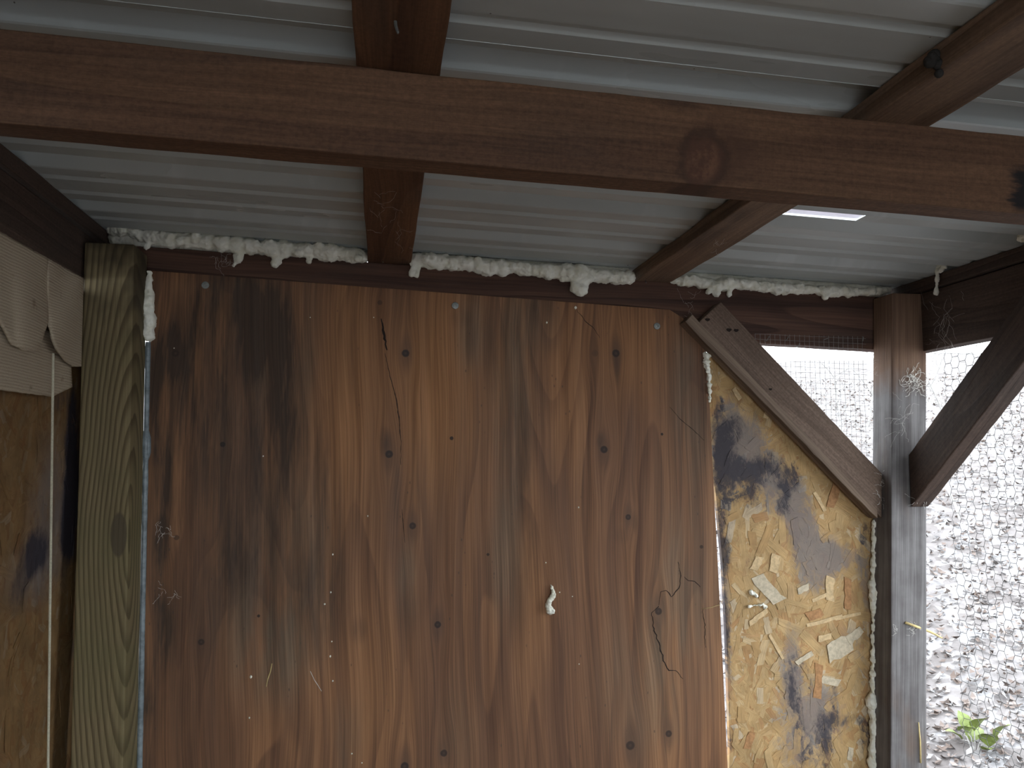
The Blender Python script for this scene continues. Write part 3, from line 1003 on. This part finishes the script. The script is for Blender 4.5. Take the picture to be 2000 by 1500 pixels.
# left wall of strand board
LX = -0.562
wl = prism('wall_left', [(LX, YR + 0.02, 0.02), (LX, 0.012, 0.02), (LX, 0.012, 1.812), (LX, YR + 0.02, 1.812)], (-0.012, 0, 0), M_OSB_L['base'])
tag(wl, 'mouldy strand board side wall below the towel', kind='structure')
strand_surface(wl, [(-1.2, 0.6), (-0.004, 0.6), (-0.004, 1.81), (-1.2, 1.81)], lambda u, v: Vector((LX, u, v)), ((0, 1, 0), (0, 0, 1), (1, 0, 0)), M_OSB_L, 70, 1800, 22, (), (-0.50, -0.004, 0.85, 1.70))

wbk = prism('wall_back', [(-0.574, 0.0135, 0.02), (-0.490, 0.0135, 0.02), (-0.490, 0.0135, 1.775), (-0.574, 0.0135, 1.775)], (0, 0.012, 0), M_SIDE)
tag(wbk, 'board closing the corner behind the treated post', kind='structure')
# unseen walls added to darken the interior: boards round the wire, end with doorway
wr = prism('unseen_wall_right', [(1.1735, YR + 0.02, 0.012), (1.1735, -0.066, 0.012), (1.1735, -0.066, 0.85), (1.1735, WIRE_Y, 0.85), (1.1735, WIRE_Y, 1.70), (1.1735, YR + 0.02, 1.70)], (0.012, 0, 0), M_SIDE)
tag(wr, 'unseen boards under and beyond the chicken wire, added to limit the light', kind='structure')
DX0, DX1, DZ = -0.38, 1.08, 1.76
yf = YR + 0.006
wf_ = prism('unseen_wall_front', [(-0.575, yf, 0.012), (DX0, yf, 0.012), (DX0, yf, DZ), (DX1, yf, DZ), (DX1, yf, 0.012), (1.16, yf, 0.012), (1.16, yf, zp(1.16) - 0.004), (-0.575, yf, zp(-0.575) - 0.004)], (0, 0.011, 0), M_SIDE)
tag(wf_, 'unseen end wall with an assumed doorway, added to limit the light', kind='structure')

# ------------------------------------------------------------------ wire
def wire_grid():
    y = 0.0095
    poly = [on_y(1400, 652, y), on_y(1697, 668, y), on_y(1700, 960, y)]
    x0 = on_y(1475, 660, y).x; x1 = on_y(1694, 700, y).x - 0.002
    ztop_ = on_y(1600, 655, y).z
    step = 0.0117
    r = random.Random(3)
    paths = []
    zlow = on_y(1700, 900, y).z
    # the diagonal of the brace bounds the cloth below
    A, B = on_y(1440, 640, y), on_y(1728, 950, y)
    zd = lambda x: A.z + (B.z - A.z) * (x - A.x) / (B.x - A.x)
    xd = lambda z: A.x + (B.x - A.x) * (z - A.z) / (B.z - A.z)
    x = x0
    i = 0
    while x < x1:
        zb_ = zd(x)
        n = 10
        paths.append([(Vector((x + r.uniform(-.0006, .0006), y + (0.0004 if k % 2 else -.0004), ztop_ + (zb_ - ztop_) * k / n)), 0.00038) for k in range(n + 1)])
        x += step
    z = ztop_
    while z > zlow:
        xs = max(x0, xd(z))
        if xs < x1 - 0.01:
            n = 14
            paths.append([(Vector((xs + (x1 - xs) * k / n, y + 0.0002, z + r.uniform(-.0006, .0006) - 0.033 * (xs + (x1 - xs) * k / n - x0) * 0.6)), 0.00038) for k in range(n + 1)])
        z -= step
    return tube_mesh('hardware_cloth', paths, 4)


o = obj('hardware_cloth', wire_grid(), M_MESHW)
tag(o, 'fine square wire mesh stapled over the triangular gap above the brace', 'wire mesh')
for px, py, an in ((1500, 661, 60), (1538, 661, 58), (1560, 674, 50), (1613, 662, 15), (1686, 662, 80)):
    c = on_y(px, py, 0.0075)
    d = Vector((math.cos(math.radians(an)), 0, math.sin(math.radians(an)))) * 0.005
    s_ = obj('staple', tube_mesh('staple', [[(c - d + Vector((0, .004, 0)), .0007), (c - d, .0007), (c + d, .0007), (c + d + Vector((0, .004, 0)), .0007)]], 5), M_STEEL, o)


def chicken_wire():
    X = 1.216
    sd, dx, dy = 0.0165, 0.0060, 0.0125        # twisted side, slant run, slant rise
    y0, y1, z0, z1 = WIRE_Y, -0.062, 0.83, zp(X) - 0.10

    def warp(y, z):
        n = mnoise.noise_vector(Vector((y * 5.0, z * 5.0, 2.0)))
        f_ = mnoise.noise_vector(Vector((y * 60.0, z * 60.0, 9.0)))
        return Vector((X + 0.006 * n.x, y + 0.006 * n.y + 0.0016 * f_.y, z + 0.007 * n.z + 0.0014 * f_.z - 0.10 * (y - y1) * 0.3))
    paths = []
    nc, nr = int((y1 - y0) / (sd + dx)), int((z1 - z0) / (2 * dy))
    for i in range(nc + 1):
        cy = y0 + i * (sd + dx)
        for j in range(nr + 1):
            cz = z0 + j * 2 * dy + (dy if i % 2 else 0)
            A, B = warp(cy - sd / 2, cz + dy), warp(cy + sd / 2, cz + dy)
            C_, D_ = warp(cy + sd / 2 + dx, cz), warp(cy + sd / 2, cz - dy)
            paths.append([(A, 0.0007), (B, 0.0007)])
            paths.append([(B, 0.00045), (C_, 0.00045)])
            paths.append([(C_, 0.00045), (D_, 0.00045)])
    return tube_mesh('chicken_wire', paths, 4)


o = obj('chicken_wire', chicken_wire(), M_WIRE)
tag(o, 'thin hexagonal chicken wire filling the bright side opening', 'wire mesh')

# ------------------------------------------------------------------ expanding foam
tex = bpy.data.textures.new('foam_lumps', 'CLOUDS')
tex.noise_scale = 0.011
tex.noise_depth = 3
tex2 = bpy.data.textures.new('foam_crust', 'CLOUDS')
tex2.noise_scale = 0.0045
tex2.noise_depth = 2


def blob_mesh(name, balls, voxel=0.0022, disp=0.0065):
    bm = bmesh.new()
    for (c, r, sq) in balls:
        m = Matrix.Translation(c) @ Matrix.Diagonal((sq[0], sq[1], sq[2], 1))
        bmesh.ops.create_icosphere(bm, subdivisions=2, radius=r, matrix=m)
    me = bpy.data.meshes.new(name)
    bm.to_mesh(me); bm.free()
    o_ = bpy.data.objects.new(name, me); link(o_)
    me.materials.append(M_FOAM)
    rm = o_.modifiers.new('r', 'REMESH'); rm.mode = 'VOXEL'; rm.voxel_size = voxel
    sm = o_.modifiers.new('s', 'SMOOTH'); sm.iterations = 2; sm.factor = 0.5
    d = o_.modifiers.new('d', 'DISPLACE'); d.texture = tex; d.strength = disp; d.texture_coords = 'GLOBAL'; d.mid_level = 0.5
    d2 = o_.modifiers.new('d2', 'DISPLACE'); d2.texture = tex2; d2.strength = disp * 0.45; d2.texture_coords = 'GLOBAL'; d2.mid_level = 0.5
    baked(o_)
    if not o_.data.materials: o_.data.materials.append(M_FOAM)
    for p_ in o_.data.polygons: p_.use_smooth = True
    return o_


def foam_run(name, pts, label, drips=(), seed=0, Y=0.004, lumps=1.0, group='runs of expanding foam', step=6.0, voxel=0.0022, plane=None, fill=False):
    """pts: (px, py, radius px) along the bead; drips: (px, py, length px, radius px)"""
    r = random.Random(seed)
    plane = plane or (lambda x, y, dy: on_y(x, y, Y + dy))
    balls = []
    for i in range(len(pts) - 1):
        A, B = pts[i], pts[i + 1]
        n = max(1, int(math.hypot(B[0] - A[0], B[1] - A[1]) / step))
        for k in range(n + (1 if i == len(pts) - 2 else 0)):
            t = k / n
            rad = (A[2] + (B[2] - A[2]) * t) * PX
            c = plane(A[0] + (B[0] - A[0]) * t, A[1] + (B[1] - A[1]) * t + r.uniform(-1.5, 1.5) * lumps, r.uniform(-.003, .003))
            s_ = 1 + r.uniform(-.22, .22) * lumps
            balls.append((c, rad * s_, (1, 1, r.uniform(.9, 1.1))))
            if fill:
                cf = c.copy(); cf.y = 0.028; cf.z = zp(cf.x) + 0.016
                balls.append((cf, 0.017, (1, 1, 1)))
            if r.random() < 0.35 * lumps:
                a_ = r.uniform(0, 6.28)
                balls.append((c + Vector((math.cos(a_) * rad * .5, -rad * .7, math.sin(a_) * rad * .6)), rad * r.uniform(.4, .65), (1, 1, 1)))
    for (dx, dy, ln, rr) in drips:
        n = max(2, int(ln / 3))
        for k in range(n + 1):
            t = k / n
            balls.append((plane(dx + r.uniform(-.8, .8) + 2 * math.sin(t * 4), dy + ln * t, -0.004), rr * PX * (1 - .25 * t + (.3 if t > .85 else 0)), (1, .9, 1)))
    o_ = blob_mesh(name, balls, voxel)
    tag(o_, label, 'foam', group)
    return o_


foam_run('foam_bead', [(222, 450, 11), (240, 447, 14), (262, 454, 11), (284, 462, 10), (300, 462, 15), (340, 468, 15), (380, 470, 15), (430, 473, 15), (470, 480, 17), (500, 482, 14), (540, 486, 15), (580, 489, 14), (620, 491, 16), (660, 495, 15), (700, 500, 14), (708, 502, 12)],
         'lumpy cream foam bead above plywood from treated post to middle purlin',
         ((466, 490, 16, 9), (459, 500, 18, 4), (537, 495, 20, 8), (545, 500, 10, 7), (604, 495, 14, 6), (288, 465, 18, 6)), 1, fill=True)
foam_run('foam_bead', [(806, 504, 13), (830, 508, 15), (870, 512, 14), (910, 515, 14), (955, 522, 15), (1000, 523, 14), (1050, 527, 14), (1090, 532, 15), (1130, 534, 17), (1170, 538, 14), (1210, 541, 15), (1228, 542, 14)],
         'lumpy cream foam bead above plywood between the middle purlins, with hanging blob',
         ((806, 512, 22, 7), (815, 516, 22, 5), (1128, 545, 14, 15), (1135, 548, 16, 16), (956, 525, 8, 8), (1100, 538, 6, 7)), 2, fill=True)
foam_run('foam_bead', [(1312, 551, 4), (1326, 548, 9), (1350, 549, 11), (1375, 552, 11), (1400, 558, 13), (1425, 555, 13), (1450, 556, 11), (1480, 559, 12), (1510, 562, 12), (1540, 563, 12), (1570, 566, 10), (1600, 567, 11), (1625, 570, 12), (1650, 570, 10), (1680, 571, 10), (1715, 569, 9), (1735, 567, 7)],
         'smooth pale foam bead above the diagonal brace, ending at the grey post',
         ((1385, 558, 12, 6), (1400, 562, 10, 9), (1425, 562, 13, 6), (1613, 572, 8, 7)), 3, fill=True)
foam_run('foam_bead', [(292, 534, 5), (290, 555, 7), (290, 580, 10), (291, 600, 12), (291, 625, 11), (290, 645, 12), (291, 658, 11)],
         'short upright foam bead beside the treated post at the plywood corner', (), 4, Y=-0.006)
foam_run('foam_bead', [(1376, 692, 5), (1384, 694, 6), (1380, 704, 6), (1379, 716, 7), (1384, 728, 5), (1385, 745, 4.5), (1386, 765, 4.5), (1386, 782, 3)],
         'thin upright foam bead at the plywood edge under the lath', (), 5, Y=-0.001, step=4, voxel=0.0016)
foam_run('foam_bead', [(1708, 1018, 6), (1709, 1040, 6.5), (1707, 1080, 5), (1706, 1105, 6), (1707, 1130, 7), (1705, 1140, 9), (1706, 1165, 11), (1707, 1180, 8), (1707, 1200, 5), (1706, 1240, 4.5), (1706, 1280, 5), (1706, 1310, 6.5), (1705, 1325, 8), (1706, 1350, 6), (1703, 1365, 12), (1705, 1385, 10), (1707, 1400, 8), (1706, 1425, 9), (1706, 1450, 8), (1705, 1480, 10), (1707, 1505, 9)],
         'long ragged greenish foam bead down the strand board edge beside grey post', (), 6, Y=0.004, step=4, lumps=1.2, voxel=0.0018)
o = foam_run('foam_worm', [(1076, 1143, 2.2), (1079, 1152, 4), (1081, 1161, 5), (1077, 1168, 5), (1072, 1176, 5.5), (1071, 1184, 6.5), (1074, 1192, 7), (1078, 1194, 5.5)],
             'small white squiggle of foam stuck on the plywood face', (), 7, Y=-0.004, lumps=0.15, step=2.5, voxel=0.0012)
foam_run('foam_dab', [(1466, 1158, 4), (1472, 1160, 5), (1477, 1163, 4)], 'small oval foam dab on the strand board, upper of two', (), 8, Y=0.009, lumps=.3, step=3, voxel=0.0012, group='foam dabs')
foam_run('foam_dab', [(1464, 1185, 3.5), (1470, 1183, 2), (1480, 1182, 2), (1490, 1181, 3), (1494, 1185, 4.5)], 'dumbbell shaped foam dab on the strand board, lower of two', (), 9, Y=0.009, lumps=.3, step=2.5, voxel=0.0011, group='foam dabs')
sidep = lambda x, y, dy: on_x(x, y, 1.163 + dy)
foam_run('foam_drip', [(1818, 516, 7), (1830, 519, 9), (1842, 518, 7), (1850, 514, 4), (1838, 528, 6)],
         'cream foam lump with a long drip on the dark side beam', ((1829, 528, 44, 4.5),), 10, plane=sidep, lumps=.5, step=4, voxel=0.0016, group='foam on the side beam')
foam_run('foam_lump', [(1962, 471, 3), (1970, 469, 3.5)], 'tiny foam lump on the side beam at the roof edge', (), 11, plane=sidep, lumps=.4, step=4, voxel=0.0014, group='foam on the side beam')
foam_run('foam_lump', [(1984, 462, 9), (1996, 460, 11), (2010, 458, 10)], 'cream foam lump on the side beam, cut off by the picture edge', (), 12, plane=sidep, lumps=.5, step=4, voxel=0.0016, group='foam on the side beam')

# crumbs of foam and chips stuck to the plywood
r = random.Random(5)
balls = [(1124, 601, 3.2), (1068, 630, 2), (718, 1008, 1.5), (1130, 991, 1.6), (650, 1083, 1.6), (646, 1157, 1.6), (634, 1180, 2), (648, 1253, 1.4), (645, 1282, 1.8), (650, 1330, 1.6), (490, 1322, 2.4), (687, 1472, 1.8),
         (514, 891, 1.4), (606, 620, 1.2), (340, 680, 1.2), (1066, 1099, 1.3), (1093, 1157, 1.5), (1118, 1165, 1.2), (1131, 1297, 1.2), (487, 1402, 1.6), (730, 620, 1.0), (707, 1490, 1.3)]
bm = bmesh.new()
for (px, py, rr) in balls:
    bmesh.ops.create_icosphere(bm, subdivisions=1, radius=rr * PX, matrix=Matrix.Translation(on_y(px, py, -rr * PX * 0.4)) @ Matrix.Diagonal((1, .7, r.uniform(.8, 1.4), 1)))
me = bpy.data.meshes.new('foam_crumbs'); bm.to_mesh(me); bm.free()
o = obj('foam_crumbs', me, M_FOAM, smooth=True)
tag(o, 'tiny pale crumbs scattered over the plywood face', 'crumbs', kind='stuff')

# ------------------------------------------------------------------ sealant in the gap beside the treated post
pth = []
for i in range(60):
    t = i / 59
    py = 668 + 850 * t
    px = 283 + (248 - 283) * t
    c = on_y(px, py, -0.002)
    c.x = post_l_right_x(c.z) + 0.0042
    pth.append((c, 0.0050 + 0.0014 * abs(mnoise.noise(Vector((t * 14, 0, 3)))) + (0.004 if abs(py - 872) < 26 else 0)))
o = obj('sealant_strip', tube_mesh('sealant_strip', [pth], 8), M_SEAL, smooth=True)
tag(o, 'cloudy blue-grey sealant strip between treated post and plywood', 'sealant')

# translucent strip added over the roof cut-out to make a bright patch
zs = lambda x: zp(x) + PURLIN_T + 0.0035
o = prism('added_light_strip', [(HX0 - 0.004, HY0 + 0.001, zs(HX0)), (HX1 + 0.004, HY0 + 0.001, zs(HX1)), (HX1 + 0.004, HY1 - 0.001, zs(HX1)), (HX0 - 0.004, HY1 - 0.001, zs(HX0))], (0, 0, 0.0016), M_WHITE)
tag(o, 'added translucent strip making a bright patch in the roof behind the knotty rafter', 'strip')

# ------------------------------------------------------------------ towel
def cloth(name, v, f, uv, parent):
    me = pydata(name, v, f)
    l = me.uv_layers.new(name='UVMap')
    for lp in me.loops: l.data[lp.index].uv = uv[lp.vertex_index]
    o_ = obj(name, me, M_TOWEL, parent, smooth=True)
    s_ = o_.modifiers.new('thick', 'SOLIDIFY'); s_.thickness = 0.004; s_.offset = 0
    return o_


tw = empty('towel', (-0.545, -0.3, 1.60))
tag(tw, 'tan ribbed towel hanging from the side beam by the treated post', 'towel')


def grid_cloth(name, top, bot, out_fn, n=40, m=24):
    """cloth between two photo polylines (top, bottom), each a function of s in 0..1 -> (px, py)"""
    v, uv, f = [], [], []
    for j in range(m + 1):
        t = j / m
        for i in range(n + 1):
            s_ = i / n
            A, B = top(s_), bot(s_)
            px, py = A[0] + (B[0] - A[0]) * t, A[1] + (B[1] - A[1]) * t
            w_ = on_x(px, py, -0.545 + out_fn(s_, t))
            rag = 0.0016 * mnoise.noise(Vector((s_ * 90, t * 90, 3))) if t in (0, 1) else 0
            v.append(w_ - tw.location + Vector((0, 0, rag))); uv.append((w_.y, w_.z))
    for j in range(m):
        for i in range(n):
            a_ = j * (n + 1) + i
            f.append((a_, a_ + 1, a_ + n + 2, a_ + n + 1))
    return cloth(name, v, f, uv, tw)


def poly_fn(pts):
    def fn(s_):
        k = s_ * (len(pts) - 1)
        i = min(int(k), len(pts) - 2)
        t = k - i
        return (pts[i][0] + (pts[i + 1][0] - pts[i][0]) * t, pts[i][1] + (pts[i + 1][1] - pts[i][1]) * t)
    return fn


# back layer hangs lower, front layer sags in two swags pinned at the nail
grid_cloth('lower_layer', poly_fn([(-260, 560), (-60, 600), (0, 610), (50, 630), (100, 650), (135, 680)]), poly_fn([(-260, 715), (-60, 752), (0, 762), (50, 768), (100, 775), (139, 756)]),
           lambda s_, t: 0.004 + 0.0012 * math.sin(s_ * 14) * t + 0.004 * t)
grid_cloth('upper_swag', poly_fn([(-260, 290), (-160, 355), (-60, 418), (0, 454), (30, 471), (60, 487), (92, 505)]), poly_fn([(-260, 540), (-160, 500), (-60, 560), (0, 628), (22, 672), (48, 686), (74, 684), (92, 628)]),
           lambda s_, t: 0.013 + 0.010 * t * math.sin(min(1, max(0, (s_ - .6) / .4)) * math.pi) + 0.0015 * math.sin(s_ * 9 + t * 3))
grid_cloth('upper_swag', poly_fn([(92, 505), (110, 515), (130, 526), (148, 536), (161, 543)]), poly_fn([(92, 628), (99, 655), (110, 682), (128, 706), (142, 716), (157, 716)]),
           lambda s_, t: 0.013 + 0.0085 * t * math.sin(s_ * math.pi) + 0.002 * math.sin(s_ * 9 + t * 5))

# string hanging over the towel
pts = []
for i in range(50):
    t = i / 49
    px = 104 + (94 - 104) * min(1, t * 1.05)
    py = 690 + 830 * t
    pts.append((on_x(px, py, -0.518), 0.0021))
o = obj('string', tube_mesh('string', [pts], 6), M_STRING, smooth=True)
tag(o, 'pale twine hanging straight down below the towel', 'string')

# ------------------------------------------------------------------ small things
# nails and dark lump on the purlins
c = on_roof(771, 42, 0.0)
o = obj('nail', tube_mesh('nail', [[(c + Vector((0, 0, .004)), .0016), (c + Vector((0.001, 0, -.004)), .0016), (c + Vector((0.003, -.003, -.012)), .0014), (c + Vector((0.003, -.004, -.014)), .0003)]], 8), M_STEEL)
tag(o, 'bent shiny nail tip poking through the middle purlin', 'nail', 'nails in the purlins')
for px, py, lab in ((748, 508, 'small nail at the wall end of the middle purlin'), (1261, 548, 'small nail at the wall end of the slanting purlin')):
    c = on_y(px, py, 0.004)
    o = obj('nail', tube_mesh('nail', [[(c + Vector((0, .012, .003)), .0012), (c, .0012), (c + Vector((0, -.003, -.006)), .0008)]], 6), M_STEEL)
    tag(o, lab, 'nail', 'nails in the purlins')
c = on_x(1822, 122, 0.539)
bm = bmesh.new()
r = random.Random(2)
for k in range(9):
    bmesh.ops.create_icosphere(bm, subdivisions=2, radius=r.uniform(.003, .007), matrix=Matrix.Translation(Vector((r.gauss(0, .004), r.gauss(0, .006), r.gauss(0, .004)))))
me = bpy.data.meshes.new('mud_lump'); bm.to_mesh(me); bm.free()
o = obj('mud_lump', me, M_BUG, smooth=True)
o.location = c; tag(o, 'small dark lump on the upper edge of the slanting purlin', 'lump')


def cobweb(px_list, plane, label, n=14, spread=12, seed=0, rad=0.00028):
    r = random.Random(seed)
    paths = []
    rad *= 0.5
    for _ in range(n):
        a_ = r.choice(px_list)
        x, y = a_[0] + r.gauss(0, spread * .6), a_[1] + r.gauss(0, spread)
        p_ = []
        an = r.uniform(0, 6.28)
        for k in range(r.randint(4, 9)):
            p_.append((plane(x, y) + Vector((r.uniform(-.001, .001), r.uniform(-.003, 0), 0)), rad * r.uniform(.6, 1.3)))
            an += r.gauss(0, .45)
            x += math.cos(an) * spread * .34; y += math.sin(an) * spread * .34
        paths.append(p_)
    o_ = obj('cobweb', tube_mesh('cobweb', paths, 4), M_WEB)
    tag(o_, label, 'cobweb', 'cobwebs', 'stuff')
    return o_


pf = lambda x, y: on_y(x, y, -0.0625)
cobweb([(1785, 742), (1792, 758), (1778, 735)], pf, 'tattered white cobweb on the grey post', 40, 11, 1, 0.0011)
cobweb([(1770, 790), (1760, 810), (1790, 785), (1765, 830)], pf, 'thin cobweb strands lower on the grey post', 14, 16, 2)
cobweb([(1705, 710), (1710, 725), (1702, 732)], lambda x, y: on_y(x, y, -0.01), 'wispy threads on the shaded side of the grey post', 8, 10, 3)
cobweb([(1832, 640), (1838, 655), (1850, 630)], lambda x, y: on_x(x, y, 1.168), 'dusty cobweb on the dark side beam', 26, 20, 4)
cobweb([(1340, 595), (1350, 608), (1335, 580)], lambda x, y: on_y(x, y, 0.005), 'loose cobweb threads at the top of the diagonal brace', 10, 12, 5)
cobweb([(460, 500), (445, 512), (430, 518)], lambda x, y: on_y(x, y, -0.004), 'dusty cobweb hanging from the foam over the plywood', 26, 9, 6, 0.0004)
cobweb([(750, 430), (770, 460), (790, 490), (740, 400)], lambda x, y: on_roof(x, y, -0.002), 'faint cobweb across the end of the middle purlin', 16, 18, 7, 0.0002)
cobweb([(1405, 493), (1398, 485)], lambda x, y: on_roof(x, y, -0.002), 'small cobweb on the edge of the slanting purlin', 12, 8, 8, 0.0003)
cobweb([(310, 1035), (325, 1030), (340, 1165), (315, 1165)], lambda x, y: on_y(x, y, -0.003), 'dusty cobweb at the plywood edge by the treated post', 22, 9, 9, 0.0004)
cobweb([(1725, 935), (1722, 975)], lambda x, y: on_y(x, y, -0.032), 'dusty cobweb where the brace meets the grey post', 20, 7, 10, 0.0005)
cobweb([(1795, 975), (1805, 968)], lambda x, y: on_y(x, y, -0.075), 'cobweb under the foot of the dark brace', 24, 10, 11, 0.0004)


def stalk(name, pts, plane, rad, mat, label, cat, group=None):
    o_ = obj(name, tube_mesh(name, [[(plane(x, y), rad * (1 if i < len(pts) - 1 else .6)) for i, (x, y) in enumerate(pts)]], 6), mat, smooth=True)
    tag(o_, label, cat, group)
    return o_


wf = lambda x, y: on_y(x, y, -0.002)
stalk('straw', [(531, 1296), (528, 1312), (523, 1326), (520, 1341)], wf, 0.0011, M_STRAW, 'short yellow straw stuck to the plywood', 'straw', 'straws')
stalk('straw', [(606, 1311), (614, 1328), (620, 1337), (628, 1350)], wf, 0.0006, M_WEB, 'thin curved pale straw stuck to the plywood', 'straw', 'straws')
stalk('straw', [(1372, 1189), (1390, 1186), (1406, 1181), (1412, 1170)], wf, 0.0005, M_STRAW, 'fine bent straw crossing the bright gap', 'straw', 'straws')
stalk('twig', [(1768, 1216), (1790, 1224), (1815, 1233), (1840, 1246)], lambda x, y: on_y(x, y, -0.0635 + (0.02 if x > 1800 else 0)), 0.0028, M_STRAW, 'pale twig caught across the edge of the grey post', 'twig')
stalk('stem', [(1798, 1490), (1797, 1450), (1794, 1411)], lambda x, y: on_y(x, y, -0.0640), 0.0020, M_STRAW, 'yellow-green stem standing against the grey post', 'stem')
cobweb([(1782, 1232), (1786, 1225), (1750, 1235)], pf, 'white fluff under the twig on the grey post', 20, 6, 12, 0.0005)

# ------------------------------------------------------------------ outside
lr = random.Random(11)
v, f = [], []
for k in range(30000):
    s_ = 2.0 + 11 * lr.random() ** 1.6
    an = math.radians(lr.uniform(8, 62))
    x, y = s_ * math.sin(an) + 0.6, s_ * math.cos(an) - 1.0
    if x < 1.5 and y < 0.4: continue
    z = ground_z(x, y) + 0.012
    sz = lr.uniform(0.010, 0.030)
    a_ = lr.uniform(0, 6.28)
    n = Vector((lr.gauss(0, .5), lr.gauss(0, .5), 1)).normalized()
    t1 = n.orthogonal().normalized(); t2 = n.cross(t1)
    d1 = t1 * math.cos(a_) + t2 * math.sin(a_); d2 = n.cross(d1)
    c = Vector((x, y, z))
    b0 = len(v)
    cu = n * sz * lr.uniform(0.1, 0.5)
    v += [c - d1 * sz + cu, c - d2 * sz * .5 , c + d2 * sz * .5, c + d1 * sz + cu, ]
    f += [(b0, b0 + 1, b0 + 2), (b0 + 1, b0 + 3, b0 + 2)]
o = obj('leaf_litter', pydata('leaf_litter', v, f), M_LEAF)
tag(o, 'dead leaves covering the hillside beyond the chicken wire', 'leaf litter', kind='stuff')


def ground_hit(px, py):
    d = ray(px, py); t = 0.5
    while t < 25:
        p_ = CAM + d * t
        if p_.z < ground_z(p_.x, p_.y): return p_
        t += 0.03
    return CAM + d * 6


def sapling(base, h, seed, label):
    r = random.Random(seed)
    paths = []

    def grow(p_, d, l, rad, lev):
        pts = [(p_.copy(), rad)]
        n = 6
        for k in range(n):
            d = (d + Vector((r.gauss(0, .12), r.gauss(0, .12), r.gauss(0, .05)))).normalized()
            p_ = p_ + d * l / n
            pts.append((p_.copy(), rad * (1 - .75 * (k + 1) / n)))
            if lev < 2 and k > 0:
                for _ in range(2 if lev == 0 else 1):
                    nd = (d * .6 + Vector((r.gauss(0, 1), r.gauss(0, 1), r.gauss(0.25, .4)))).normalized()
                    grow(p_, nd, l * r.uniform(.3, .5), rad * .4, lev + 1)
        paths.append(pts)
    grow(Vector((0, 0, 0)), Vector((r.gauss(0, .1), r.gauss(0, .1), 1)).normalized(), h, 0.006 + .006 * h, 0)
    o_ = obj('sapling', tube_mesh('sapling', paths, 5), M_BARK)
    o_.location = base - Vector((0, 0, .05))
    tag(o_, label, 'sapling', 'bare saplings on the hillside')
    return o_


for (px, py, h, sd, lab) in ((1640, 905, 0.9, 1, 'bare sapling seen through the fine mesh above the brace'), (1690, 840, 1.3, 2, 'taller bare sapling seen through the mesh beside the grey post'),
                             (1880, 1020, 1.0, 3, 'bare sapling behind the chicken wire next to the grey post'), (1960, 960, 1.2, 4, 'bare sapling behind the chicken wire under the dark brace'),
                             (1845, 900, 1.2, 5, 'bare sapling showing between grey post and dark brace')):
    sapling(ground_hit(px, py), h, sd, lab)


def leaf_shape(L, W_):
    ol = [(0, 0), (.18, .32), (.42, .5), (.7, .38), (1, 0), (.7, -.38), (.42, -.5), (.18, -.32)]
    v = [(a_ * L, b_ * W_, 0.12 * L * math.sin(a_ * 3.1) + abs(b_) * W_ * .25) for a_, b_ in ol] + [(a_ * L, 0, .12 * L * math.sin(a_ * 3.1)) for a_ in (.3, .65)]
    f = [(0, 1, 8), (1, 2, 9, 8), (2, 3, 9), (3, 4, 9), (4, 5, 9), (5, 6, 9), (6, 7, 8, 9), (7, 0, 8)]
    return pydata('leaf', v, f)


base = ground_hit(1905, 1475)
plant = empty('bramble_plant', base)
tag(plant, 'small green-leaved bramble on the leaf litter beyond the wire', 'plant')
r = random.Random(6)
lm = leaf_shape(0.12, 0.095); lm.materials.append(M_GREEN)
sol_done = False
for k, (px, py) in enumerate(((1872, 1428), (1890, 1432), (1880, 1445), (1903, 1428), (1922, 1452), (1932, 1460), (1945, 1442), (1925, 1468), (1898, 1450))):
    d = ray(px, py)
    t = (base - CAM).length / d.length
    p_ = CAM + d * t
    o = bpy.data.objects.new('leaf', lm); link(o, plant)
    o.matrix_local = Matrix.Translation(p_ - base) @ Matrix.Rotation(r.uniform(0, 6.28), 4, 'Z') @ Matrix.Rotation(r.uniform(-1.0, -.3), 4, 'Y') @ Matrix.Scale(r.uniform(.6, 1.0), 4)
    st = tube_mesh('stem', [[(Vector((0, 0, -0.02)), .004), ((p_ - base) * .5 + Vector((0, 0, .03)), .003), (p_ - base, .002)]], 5)
    obj('stem', st, M_BARK, plant)
bpy.context.view_layer.update()
